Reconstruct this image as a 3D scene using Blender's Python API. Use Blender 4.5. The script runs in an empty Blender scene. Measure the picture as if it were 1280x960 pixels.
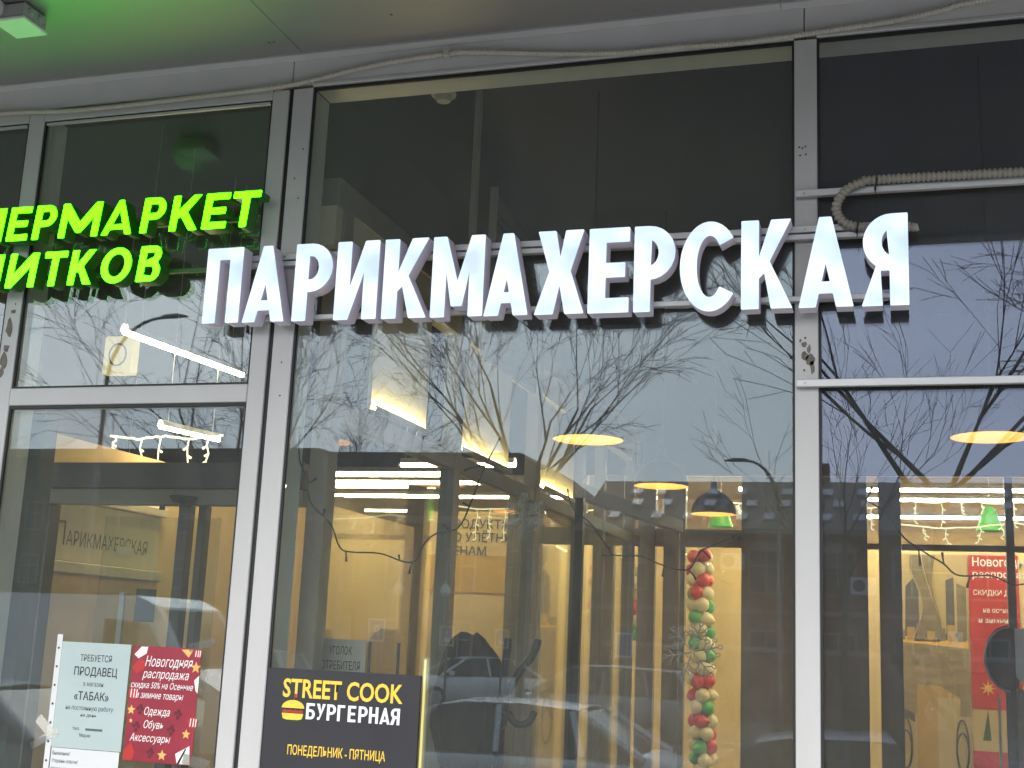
import bpy, bmesh, math, random
from mathutils import Matrix, Vector

# ------------------------------------------------------------------ camera, sky, sun, exposure
S = bpy.context.scene
COL = S.collection
cam_data = bpy.data.cameras.new('camera')
cam_data.sensor_width = 36.0
cam_data.lens = 43.875
cam_data.clip_start = 0.02
cam_data.clip_end = 500
cam = bpy.data.objects.new('camera', cam_data)
COL.objects.link(cam)
CR = Matrix(((0.9551753, 0.0182732, 0.2954763), (0.2929102, -0.2031027, -0.9343195), (0.0429391, 0.9789869, -0.1993511)))
cam.matrix_world = Matrix.Translation((0, -4.5, 2.05)) @ CR.to_4x4()
S.camera = cam

world = bpy.data.worlds.new('World')
S.world = world
world.use_nodes = True
wn, wl = world.node_tree.nodes, world.node_tree.links
wn.clear()
w_out = wn.new('ShaderNodeOutputWorld')
w_bg = wn.new('ShaderNodeBackground')
w_sky = wn.new('ShaderNodeTexSky')
w_sky.sky_type = 'NISHITA'
w_sky.sun_disc = False
w_sky.sun_elevation = math.radians(32)
w_sky.sun_rotation = math.radians(200)
w_sky.air_density = 1.0
w_sky.dust_density = 3.0
w_hsv = wn.new('ShaderNodeHueSaturation')
w_hsv.inputs['Saturation'].default_value = 0.45
w_tc = wn.new('ShaderNodeTexCoord')
w_noise = wn.new('ShaderNodeTexNoise')
w_noise.inputs['Scale'].default_value = 2.2
w_noise.inputs['Detail'].default_value = 6
w_map = wn.new('ShaderNodeMapping')
w_map.inputs['Scale'].default_value = (1, 1, 3.2)
w_ramp = wn.new('ShaderNodeValToRGB')
w_ramp.color_ramp.elements[0].position = 0.32
w_ramp.color_ramp.elements[0].color = (5.6, 6.5, 8.0, 1)
w_ramp.color_ramp.elements[1].position = 0.72
w_ramp.color_ramp.elements[1].color = (8.4, 9.2, 10.4, 1)
w_mix = wn.new('ShaderNodeMix')
w_mix.data_type = 'RGBA'
w_mix.inputs['Factor'].default_value = 0.72
wl.new(w_tc.outputs['Generated'], w_map.inputs['Vector'])
wl.new(w_map.outputs['Vector'], w_noise.inputs['Vector'])
wl.new(w_noise.outputs['Fac'], w_ramp.inputs['Fac'])
wl.new(w_sky.outputs['Color'], w_hsv.inputs['Color'])
wl.new(w_hsv.outputs['Color'], w_mix.inputs['A'])
wl.new(w_ramp.outputs['Color'], w_mix.inputs['B'])
wl.new(w_mix.outputs['Result'], w_bg.inputs['Color'])
w_bg.inputs['Strength'].default_value = 0.15
wl.new(w_bg.outputs['Background'], w_out.inputs['Surface'])

sun_d = bpy.data.lights.new('sun', 'SUN')
sun_d.energy = 0.8
sun_d.angle = math.radians(25)
sun_d.color = (1.0, 0.96, 0.9)
sun = bpy.data.objects.new('sun', sun_d)
COL.objects.link(sun)
sun.rotation_euler = (math.radians(58), 0, math.radians(-20))

S.view_settings.view_transform = 'Standard'
S.view_settings.look = 'None'
S.view_settings.gamma = 1.0
S.view_settings.exposure = 1.25
S.render.engine = 'CYCLES'
S.cycles.use_denoising = True
S.cycles.max_bounces = 10
S.cycles.glossy_bounces = 5
S.cycles.transparent_max_bounces = 32
S.cycles.sample_clamp_indirect = 4.0
S.cycles.caustics_reflective = False
S.cycles.caustics_refractive = False

R = math.radians
random.seed(7)

# ------------------------------------------------------------------ materials
def lin(r, g, b):
    f = lambda c: (c / 255 / 12.92) if c / 255 <= 0.04045 else ((c / 255 + 0.055) / 1.055) ** 2.4
    return (f(r), f(g), f(b), 1)

MATS = {}
def mat(name, col, rough=0.6, metal=0.0, var=0.12, scale=6.0, bump=0.0, bscale=60.0, emit=None, estr=0.0, stretch=None, spec=0.5):
    """painted or bare surface: base colour broken up by two noises, roughness variation, fine bump"""
    if name in MATS: return MATS[name]
    m = bpy.data.materials.new(name); m.use_nodes = True
    n, l = m.node_tree.nodes, m.node_tree.links
    b = n['Principled BSDF']
    tc = n.new('ShaderNodeTexCoord'); mp = n.new('ShaderNodeMapping')
    l.new(tc.outputs['Object'], mp.inputs['Vector'])
    if stretch: mp.inputs['Scale'].default_value = stretch
    nz = n.new('ShaderNodeTexNoise'); nz.inputs['Scale'].default_value = scale; nz.inputs['Detail'].default_value = 7; nz.inputs['Roughness'].default_value = 0.62
    l.new(mp.outputs['Vector'], nz.inputs['Vector'])
    rp = n.new('ShaderNodeValToRGB')
    c = col[:3]
    rp.color_ramp.elements[0].position = 0.28; rp.color_ramp.elements[0].color = tuple(max(0, x * (1 - var)) for x in c) + (1,)
    rp.color_ramp.elements[1].position = 0.72; rp.color_ramp.elements[1].color = tuple(min(1, x * (1 + var)) for x in c) + (1,)
    l.new(nz.outputs['Fac'], rp.inputs['Fac']); l.new(rp.outputs['Color'], b.inputs['Base Color'])
    mr = n.new('ShaderNodeMapRange'); mr.inputs['To Min'].default_value = max(0.02, rough * 0.85); mr.inputs['To Max'].default_value = min(1, rough * 1.15)
    l.new(nz.outputs['Fac'], mr.inputs['Value']); l.new(mr.outputs['Result'], b.inputs['Roughness'])
    b.inputs['Metallic'].default_value = metal
    b.inputs['Specular IOR Level'].default_value = spec
    if bump:
        nb = n.new('ShaderNodeTexNoise'); nb.inputs['Scale'].default_value = bscale; nb.inputs['Detail'].default_value = 5
        l.new(mp.outputs['Vector'], nb.inputs['Vector'])
        bp = n.new('ShaderNodeBump'); bp.inputs['Strength'].default_value = bump; bp.inputs['Distance'].default_value = 0.004
        l.new(nb.outputs['Fac'], bp.inputs['Height']); l.new(bp.outputs['Normal'], b.inputs['Normal'])
    if emit:
        b.inputs['Emission Color'].default_value = emit if len(emit) == 4 else tuple(emit) + (1,)
        b.inputs['Emission Strength'].default_value = estr
    MATS[name] = m
    return m

def glow(name, c0, c1, strength, scale=5.0, lo=0.35, hi=0.65, base=(0.5, 0.5, 0.5, 1)):
    """lit acrylic or tube: emission mottled between two colours"""
    if name in MATS: return MATS[name]
    m = bpy.data.materials.new(name); m.use_nodes = True
    n, l = m.node_tree.nodes, m.node_tree.links
    b = n['Principled BSDF']; b.inputs['Base Color'].default_value = base; b.inputs['Roughness'].default_value = 0.4
    tc = n.new('ShaderNodeTexCoord'); nz = n.new('ShaderNodeTexNoise'); nz.inputs['Scale'].default_value = scale; nz.inputs['Detail'].default_value = 1.5
    l.new(tc.outputs['Object'], nz.inputs['Vector'])
    rp = n.new('ShaderNodeValToRGB'); rp.color_ramp.elements[0].position = lo; rp.color_ramp.elements[0].color = tuple(c0) + (1,)
    rp.color_ramp.elements[1].position = hi; rp.color_ramp.elements[1].color = tuple(c1) + (1,)
    l.new(nz.outputs['Fac'], rp.inputs['Fac']); l.new(rp.outputs['Color'], b.inputs['Emission Color'])
    b.inputs['Emission Strength'].default_value = strength
    MATS[name] = m
    return m

def glass(name, tint, r0, rcol=(1, 1, 1), wave=0.0, dirt=0.0):
    """window glass: clear transmission and a mirror reflection that grows at grazing angles"""
    if name in MATS: return MATS[name]
    m = bpy.data.materials.new(name); m.use_nodes = True
    n, l = m.node_tree.nodes, m.node_tree.links
    n.clear()
    out = n.new('ShaderNodeOutputMaterial')
    tr = n.new('ShaderNodeBsdfTransparent'); tr.inputs['Color'].default_value = tuple(tint) + (1,)
    gl = n.new('ShaderNodeBsdfGlossy'); gl.inputs['Roughness'].default_value = 0.0; gl.inputs['Color'].default_value = tuple(rcol) + (1,)
    lw = n.new('ShaderNodeLayerWeight'); lw.inputs['Blend'].default_value = 0.5
    pw = n.new('ShaderNodeMath'); pw.operation = 'POWER'; pw.inputs[1].default_value = 4.0
    l.new(lw.outputs['Facing'], pw.inputs[0])
    mr = n.new('ShaderNodeMapRange'); mr.inputs['To Min'].default_value = r0; mr.inputs['To Max'].default_value = 1.0
    l.new(pw.outputs[0], mr.inputs['Value'])
    mx = n.new('ShaderNodeMixShader')
    l.new(mr.outputs['Result'], mx.inputs['Fac']); l.new(tr.outputs[0], mx.inputs[1]); l.new(gl.outputs[0], mx.inputs[2])
    last = mx
    tc = n.new('ShaderNodeTexCoord')
    if wave:
        nz = n.new('ShaderNodeTexNoise'); nz.inputs['Scale'].default_value = 1.3; nz.inputs['Detail'].default_value = 1
        l.new(tc.outputs['Object'], nz.inputs['Vector'])
        bp = n.new('ShaderNodeBump'); bp.inputs['Strength'].default_value = wave; bp.inputs['Distance'].default_value = 0.01
        l.new(nz.outputs['Fac'], bp.inputs['Height']); l.new(bp.outputs['Normal'], gl.inputs['Normal'])
    if dirt:
        df = n.new('ShaderNodeBsdfDiffuse'); df.inputs['Color'].default_value = (0.55, 0.54, 0.5, 1)
        n2 = n.new('ShaderNodeTexNoise'); n2.inputs['Scale'].default_value = 3.0; n2.inputs['Detail'].default_value = 9; n2.inputs['Roughness'].default_value = 0.7
        mp = n.new('ShaderNodeMapping'); mp.inputs['Scale'].default_value = (2.2, 1, 0.5)
        l.new(tc.outputs['Object'], mp.inputs['Vector']); l.new(mp.outputs['Vector'], n2.inputs['Vector'])
        m2 = n.new('ShaderNodeMapRange'); m2.inputs['From Min'].default_value = 0.35; m2.inputs['From Max'].default_value = 0.85; m2.inputs['To Min'].default_value = dirt * 0.6; m2.inputs['To Max'].default_value = dirt * 1.5
        l.new(n2.outputs['Fac'], m2.inputs['Value'])
        x2 = n.new('ShaderNodeMixShader'); l.new(m2.outputs['Result'], x2.inputs['Fac']); l.new(mx.outputs[0], x2.inputs[1]); l.new(df.outputs[0], x2.inputs[2])
        last = x2
    l.new(last.outputs[0], out.inputs['Surface'])
    MATS[name] = m
    return m

def brick_mat(name, c1, c2, mortar, scale=1.0):
    if name in MATS: return MATS[name]
    m = bpy.data.materials.new(name); m.use_nodes = True
    n, l = m.node_tree.nodes, m.node_tree.links
    b = n['Principled BSDF']; b.inputs['Roughness'].default_value = 0.85
    tc = n.new('ShaderNodeTexCoord'); sp = n.new('ShaderNodeSeparateXYZ'); cb = n.new('ShaderNodeCombineXYZ')
    ad = n.new('ShaderNodeMath'); ad.operation = 'ADD'
    l.new(tc.outputs['Object'], sp.inputs[0]); l.new(sp.outputs['X'], ad.inputs[0]); l.new(sp.outputs['Y'], ad.inputs[1])
    l.new(ad.outputs[0], cb.inputs['X']); l.new(sp.outputs['Z'], cb.inputs['Y'])
    br = n.new('ShaderNodeTexBrick'); br.inputs['Scale'].default_value = scale
    br.inputs['Brick Width'].default_value = 0.26; br.inputs['Row Height'].default_value = 0.08; br.inputs['Mortar Size'].default_value = 0.008
    br.inputs['Color1'].default_value = c1; br.inputs['Color2'].default_value = c2; br.inputs['Mortar'].default_value = mortar
    l.new(cb.outputs[0], br.inputs['Vector'])
    nz = n.new('ShaderNodeTexNoise'); nz.inputs['Scale'].default_value = 0.6; nz.inputs['Detail'].default_value = 6
    l.new(tc.outputs['Object'], nz.inputs['Vector'])
    mx = n.new('ShaderNodeMix'); mx.data_type = 'RGBA'; mx.blend_type = 'MULTIPLY'; mx.inputs['Factor'].default_value = 0.6
    l.new(br.outputs['Color'], mx.inputs['A']); l.new(nz.outputs['Color'], mx.inputs['B']); l.new(mx.outputs['Result'], b.inputs['Base Color'])
    MATS[name] = m
    return m

M_ALU = mat('painted_aluminium', (0.49, 0.48, 0.455), 0.42, 0.0, 0.06, 3.0, 0.10, 25, stretch=(1, 1, 0.35))
M_REVEAL = mat('inner_frame_paint', (0.62, 0.63, 0.60), 0.55, 0, 0.07, 5)
M_GASKET = mat('black_rubber_gasket', (0.012, 0.012, 0.013), 0.6)
M_SOFFIT = mat('satin_soffit_panel', (0.33, 0.315, 0.30), 0.40, 0.45, 0.025, 0.7)
M_TRIM = mat('soffit_trim', (0.55, 0.535, 0.52), 0.5, 0, 0.06, 4)
M_RAIL = mat('galvanised_rail', (0.50, 0.50, 0.49), 0.40, 0.35, 0.08, 14, stretch=(0.3, 1, 1))
M_SCREW = mat('screw_steel', (0.35, 0.34, 0.33), 0.35, 0.9)
M_HOLE = mat('drilled_hole', (0.008, 0.008, 0.008), 0.9)
M_CONDUIT_W = mat('ivory_conduit', (0.50, 0.46, 0.38), 0.5, 0, 0.08, 8)
M_CONDUIT_G = mat('grey_conduit', (0.30, 0.27, 0.22), 0.5, 0, 0.1, 8)
M_TIE = mat('black_cable_tie', (0.01, 0.01, 0.012), 0.5)
M_TAPE = mat('torn_tape_residue', (0.16, 0.135, 0.105), 0.7, 0, 0.35, 30)
M_FACE_W = glow('white_letter_face', (0.44, 0.60, 1.0), (0.78, 1.0, 1.03), 0.41, 7.0, 0.34, 0.58)
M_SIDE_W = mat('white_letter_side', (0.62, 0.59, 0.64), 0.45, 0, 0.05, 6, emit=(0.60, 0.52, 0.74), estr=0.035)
M_FACE_G = glow('green_letter_face', (0.17, 6.0, 0.0), (0.21, 7.0, 0.0), 1.0, 9, base=(0.03, 0.2, 0.0, 1))
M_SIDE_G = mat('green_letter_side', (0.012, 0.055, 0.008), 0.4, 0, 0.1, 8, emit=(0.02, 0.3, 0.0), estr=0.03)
M_PLASTIC_W = mat('white_plastic', (0.62, 0.61, 0.58), 0.4, 0, 0.04, 10)
M_PLASTIC_G = mat('grey_plastic', (0.36, 0.35, 0.34), 0.5, 0, 0.06, 10)
M_GLASS_A = glass('window_glass', (0.90, 0.925, 0.89), 0.052, (0.78, 0.90, 1.0), 0.004, 0.045)
M_GLASS_B = glass('blue_coated_glass', (0.80, 0.84, 0.86), 0.056, (0.70, 0.78, 1.0), 0.004, 0.045)
M_GLASS_C = glass('clear_upper_glass', (0.86, 0.91, 0.88), 0.070, (0.90, 0.96, 1.0), 0.004, 0.03)
M_GLASS_IN = glass('partition_glass', (0.90, 0.93, 0.90), 0.05)
M_DARKFRAME = mat('dark_bronze_frame', (0.060, 0.055, 0.050), 0.5, 0, 0.15, 5)
M_BROWNFRAME = mat('brown_grey_frame', (0.25, 0.225, 0.19), 0.55, 0, 0.12, 5)
M_CEIL = mat('dark_ceiling_paint', (0.014, 0.018, 0.030), 0.9, 0, 0.2, 2)
M_PLASTER = mat('cream_plaster', (0.62, 0.56, 0.42), 0.85, 0, 0.06, 3, 0.05, 40)
M_YELLOW = mat('warm_yellow_wall', (0.72, 0.52, 0.28), 0.85, 0, 0.08, 2.5)
M_ORANGE = mat('orange_panel', (0.55, 0.33, 0.09), 0.7, 0, 0.08, 2.5)
M_TILE = mat('shop_floor_tile', (0.32, 0.29, 0.24), 0.35, 0, 0.1, 3)
M_STRIP = glow('warm_strip_light', (1.0, 0.80, 0.50), (1.0, 0.84, 0.56), 34.0, 2)
M_STRIP_NEAR = glow('near_strip_light', (1.0, 0.80, 0.40), (1.0, 0.84, 0.50), 32.0, 2)
M_ADDED_LED = glow('added_board_led', (1.0, 0.78, 0.32), (1.0, 0.82, 0.38), 70.0, 2)  # added light that brightens the partition boards from below
M_BULB = glow('pendant_bulb', (1.0, 0.58, 0.20), (1.0, 0.62, 0.24), 26.0, 2)
M_FAIRY = glow('fairy_light', (1.0, 0.85, 0.45), (1.0, 0.9, 0.55), 0.9, 2)
M_LEDY = glow('yellow_led_tube', (1.0, 0.80, 0.20), (1.0, 0.85, 0.25), 0.5, 2)
M_SHADE_OUT = mat('charcoal_lamp_shade', (0.030, 0.030, 0.032), 0.45, 0, 0.1, 8)
M_SHADE_IN = mat('cream_shade_lining', (0.85, 0.62, 0.30), 0.6, 0, 0.04, 4)
M_BLACK = mat('black_satin', (0.013, 0.013, 0.014), 0.45, 0, 0.15, 8)
M_CLOTH = mat('black_coat_cloth', (0.016, 0.016, 0.018), 0.9, 0, 0.3, 20, 0.4, 60)
M_PAPER = mat('white_paper', (0.58, 0.58, 0.57), 0.7, 0, 0.03, 4)
M_PAPER_G = mat('paper_in_sleeve', (0.38, 0.455, 0.43), 0.35, 0, 0.04, 4)
M_INK = mat('black_ink', (0.02, 0.02, 0.022), 0.6)
M_INKGREY = mat('grey_ink', (0.09, 0.10, 0.10), 0.6)
M_RED = mat('red_poster_paper', (0.25, 0.012, 0.028), 0.45, 0, 0.22, 5)
M_RED2 = mat('bright_red_poster', (0.42, 0.02, 0.014), 0.5, 0, 0.1, 5)
M_INKWHITE = mat('white_ink', (0.82, 0.80, 0.76), 0.6)
M_GOLD = mat('gold_print', (0.75, 0.42, 0.10), 0.5, 0, 0.15, 20)
M_BOARD = mat('charcoal_sign_board', (0.030, 0.029, 0.032), 0.5, 0, 0.08, 5, spec=0.35)
M_YELLOWINK = mat('yellow_lettering', (0.90, 0.58, 0.05), 0.5, 0, 0.06, 10)
M_WHITEINK = mat('white_lettering', (0.85, 0.85, 0.84), 0.5)
M_ASPHALT = mat('asphalt', (0.085, 0.084, 0.084), 0.85, 0, 0.25, 3, 0.4, 80)
M_PAVE = mat('grey_paving', (0.36, 0.35, 0.335), 0.85, 0, 0.18, 2, 0.3, 60)
M_KERB = mat('kerb_stone', (0.32, 0.31, 0.30), 0.85, 0, 0.15, 5)
M_LINE = mat('road_paint', (0.6, 0.6, 0.58), 0.8, 0, 0.2, 6)
M_GRASS = mat('winter_grass_soil', (0.085, 0.090, 0.045), 0.95, 0, 0.4, 1.2, 0.6, 12)
M_BARK = mat('grey_bark', (0.045, 0.038, 0.032), 0.9, 0, 0.3, 12)
M_TWIG = mat('twig_bark', (0.040, 0.032, 0.028), 0.9, 0, 0.25, 8)
M_HEDGE = mat('dark_shrub_leaf', (0.030, 0.045, 0.020), 0.8, 0, 0.4, 3)
M_BRICK = brick_mat('red_brick', (0.30, 0.085, 0.055, 1), (0.22, 0.062, 0.045, 1), (0.14, 0.12, 0.10, 1))
M_BRICK2 = brick_mat('brown_brick', (0.13, 0.085, 0.060, 1), (0.10, 0.066, 0.050, 1), (0.14, 0.12, 0.10, 1))
M_ROOF = mat('grey_metal_roof', (0.060, 0.056, 0.058), 0.6, 0, 0.15, 2, stretch=(4, 0.3, 0.3))
M_SKYL = mat('skylight_glass', (0.30, 0.32, 0.36), 0.12, 0, 0.05, 2)
M_WINDARK = mat('dark_window_glass', (0.025, 0.028, 0.032), 0.08, 0, 0.1, 2)
M_STONE = mat('pale_stone_trim', (0.30, 0.24, 0.22), 0.85, 0, 0.12, 3)
M_TYRE = mat('tyre_rubber', (0.015, 0.015, 0.015), 0.9)
M_RIM = mat('alloy_rim', (0.45, 0.45, 0.46), 0.3, 0.8)
M_CARGLASS = mat('car_window_glass', (0.018, 0.022, 0.025), 0.06, 0, 0.05, 2)
M_LAMPGL = mat('lamp_lens', (0.6, 0.6, 0.62), 0.1, 0, 0.03, 3)
M_REDLENS = mat('red_tail_lens', (0.30, 0.01, 0.01), 0.15)
M_POLE = mat('grey_pole_paint', (0.16, 0.16, 0.16), 0.5, 0.2)
M_SIGNYEL = mat('yellow_sign_border', (0.75, 0.62, 0.04), 0.5)
M_SIGNBLUE = mat('blue_sign_face', (0.02, 0.09, 0.35), 0.4)

# ------------------------------------------------------------------ builders
class MB:
    def __init__(s): s.v = []; s.f = []
    def add(s, vs, fs):
        o = len(s.v); s.v += [tuple(v) for v in vs]; s.f += [tuple(i + o for i in f) for f in fs]; return s
    def box(s, x0, x1, y0, y1, z0, z1):
        return s.add([(x0, y0, z0), (x1, y0, z0), (x1, y1, z0), (x0, y1, z0), (x0, y0, z1), (x1, y0, z1), (x1, y1, z1), (x0, y1, z1)],
                     [(0, 3, 2, 1), (4, 5, 6, 7), (0, 1, 5, 4), (1, 2, 6, 5), (2, 3, 7, 6), (3, 0, 4, 7)])
    def bbox(s, x0, x1, y0, y1, z0, z1, b=0.004):
        """box with chamfered edges"""
        vs, fs = [], []
        bm = bmesh.new()
        bmesh.ops.create_cube(bm, size=1)
        for v in bm.verts: v.co = Vector(((x0 + x1) / 2 + v.co.x * (x1 - x0), (y0 + y1) / 2 + v.co.y * (y1 - y0), (z0 + z1) / 2 + v.co.z * (z1 - z0)))
        bmesh.ops.bevel(bm, geom=bm.edges[:], offset=b, segments=1, affect='EDGES')
        bm.verts.index_update()
        s.add([v.co for v in bm.verts], [[v.index for v in f.verts] for f in bm.faces]); bm.free(); return s
    def tube(s, pts, rads, n=8, cap=True):
        pts = [Vector(p) for p in pts]
        if not hasattr(rads, '__len__'): rads = [rads] * len(pts)
        t0 = (pts[1] - pts[0]).normalized()
        up = Vector((0, 0, 1)) if abs(t0.z) < 0.9 else Vector((1, 0, 0))
        a = t0.cross(up).normalized()
        o = len(s.v)
        for i, p in enumerate(pts):
            t = (pts[min(i + 1, len(pts) - 1)] - pts[max(i - 1, 0)])
            t = t.normalized() if t.length > 1e-9 else t0
            a = (a - t * a.dot(t)); a = a.normalized() if a.length > 1e-6 else t.orthogonal().normalized()
            b = t.cross(a)
            for k in range(n):
                th = 2 * math.pi * k / n
                s.v.append(tuple(p + (a * math.cos(th) + b * math.sin(th)) * rads[i]))
        for i in range(len(pts) - 1):
            for k in range(n):
                k2 = (k + 1) % n
                s.f.append((o + i * n + k, o + i * n + k2, o + (i + 1) * n + k2, o + (i + 1) * n + k))
        if cap:
            s.f.append(tuple(o + k for k in range(n))[::-1]); s.f.append(tuple(o + (len(pts) - 1) * n + k for k in range(n)))
        return s
    def lathe(s, prof, n=24, c=(0, 0, 0)):
        o = len(s.v)
        for r, z in prof:
            for k in range(n):
                th = 2 * math.pi * k / n; s.v.append((c[0] + r * math.cos(th), c[1] + r * math.sin(th), c[2] + z))
        for i in range(len(prof) - 1):
            for k in range(n):
                k2 = (k + 1) % n; s.f.append((o + i * n + k, o + i * n + k2, o + (i + 1) * n + k2, o + (i + 1) * n + k))
        return s
    def prism_y(s, poly, y0, y1):
        """polygon in XZ extruded along Y"""
        n = len(poly)
        vs = [(x, y0, z) for x, z in poly] + [(x, y1, z) for x, z in poly]
        fs = [tuple(range(n)), tuple(range(2 * n - 1, n - 1, -1))] + [(i, i + n, (i + 1) % n + n, (i + 1) % n) for i in range(n)]
        return s.add(vs, fs)
    def prism_x(s, poly, x0, x1):
        n = len(poly)
        vs = [(x0, y, z) for y, z in poly] + [(x1, y, z) for y, z in poly]
        fs = [tuple(range(n)), tuple(range(2 * n - 1, n - 1, -1))] + [(i, i + n, (i + 1) % n + n, (i + 1) % n) for i in range(n)]
        return s.add(vs, fs)
    def mesh(s, name, m, smooth=False):
        me = bpy.data.meshes.new(name); me.from_pydata(s.v, [], s.f); me.update()
        bm = bmesh.new(); bm.from_mesh(me); bmesh.ops.recalc_face_normals(bm, faces=bm.faces[:]); bm.to_mesh(me); bm.free()
        if m: me.materials.append(m)
        if smooth: me.polygons.foreach_set('use_smooth', [True] * len(me.polygons))
        return me

def put(name, me, parent=None, label=None, cat=None, group=None, kind=None, loc=None, rot=None):
    o = bpy.data.objects.new(name, me); COL.objects.link(o)
    if loc: o.location = loc
    if rot: o.rotation_euler = rot
    if parent:
        o.parent = parent
        if parent.get('_w'): o.matrix_parent_inverse = Matrix.Translation(-Vector(parent.location))
    if label: o['label'] = label
    if cat: o['category'] = cat
    if group: o['group'] = group
    if kind: o['kind'] = kind
    return o
def build(name, mb, m, parent=None, smooth=False, **k): return put(name, mb.mesh(name, m, smooth), parent, **k)
def thing(name, label, cat, loc=(0, 0, 0), group=None, worldspace=True, rot=None):
    """Empty at the thing's base; worldspace: its parts are given in scene coordinates"""
    o = bpy.data.objects.new(name, None); COL.objects.link(o); o.location = loc; o.empty_display_size = 0.1
    if rot: o.rotation_euler = rot
    o['label'] = label; o['category'] = cat
    if group: o['group'] = group
    if worldspace: o['_w'] = 1
    return o
def finish_flags():
    for o in bpy.data.objects:
        if '_w' in o: del o['_w']
def box(name, d, m, parent=None, bev=0.0, **k):
    mb = MB(); (mb.bbox(*d, bev) if bev else mb.box(*d)); return build(name, mb, m, parent, **k)
def copy_tree(o, parent=None, loc=None, rot=None, label=None):
    c = o.copy(); COL.objects.link(c)
    if parent: c.parent = parent
    if loc: c.location = loc
    if rot: c.rotation_euler = rot
    if label: c['label'] = label
    for ch in list(o.children): copy_tree(ch, c)
    return c

def curve_mesh(name, splines, extrude, fill, m, bevel=0.0, z=0.0):
    cu = bpy.data.curves.new(name, 'CURVE'); cu.dimensions = '2D'; cu.fill_mode = fill; cu.extrude = extrude; cu.bevel_depth = bevel
    for sp in splines:
        s = cu.splines.new('POLY'); s.points.add(len(sp) - 1); s.use_cyclic_u = True
        for i, (x, y) in enumerate(sp): s.points[i].co = (x, y, 0, 1)
    ob = bpy.data.objects.new(name, cu); COL.objects.link(ob)
    dg = bpy.context.evaluated_depsgraph_get()
    me = bpy.data.meshes.new_from_object(ob.evaluated_get(dg))
    bpy.data.objects.remove(ob); bpy.data.curves.remove(cu)
    me.materials.clear(); me.materials.append(m)
    if z:
        for v in me.vertices: v.co.z += z
    return me
def text_mesh(body, size, m, bold=0.0, shear=0.0, ext=0.0004, xs=1.0, align='LEFT', spacing=1.0):
    cu = bpy.data.curves.new('text', 'FONT'); cu.body = body; cu.size = size; cu.shear = shear; cu.extrude = ext; cu.offset = bold * size; cu.align_x = align; cu.space_character = spacing; cu.resolution_u = 3
    ob = bpy.data.objects.new('text', cu); COL.objects.link(ob)
    dg = bpy.context.evaluated_depsgraph_get()
    me = bpy.data.meshes.new_from_object(ob.evaluated_get(dg))
    bpy.data.objects.remove(ob); bpy.data.curves.remove(cu)
    me.materials.clear(); me.materials.append(m)
    if xs != 1.0:
        for v in me.vertices: v.co.x *= xs
    return me
FACE = (R(90), 0, 0)                 # local xy -> facade XZ, facing the street
def text(body, x, y, z, width, height, m, parent, name='lettering', bold=0.0, shear=0.0, rot=None, align='LEFT', ext=0.0):
    """text fitted into width x height (cap height) at its lower left corner"""
    me = text_mesh(body, 1.0, m, bold, shear, ext)
    xs = [v.co.x for v in me.vertices]; ys = [v.co.y for v in me.vertices]
    x0, x1, y0, y1 = min(xs), max(xs), min(0, 0), 0.73
    for v in me.vertices:
        v.co.x = (v.co.x - x0) / (x1 - x0) * width; v.co.y = v.co.y / y1 * height; v.co.z = max(-0.0004, min(0.0004, v.co.z))
    return put(name, me, parent, loc=(x, y, z), rot=rot or FACE)

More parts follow.
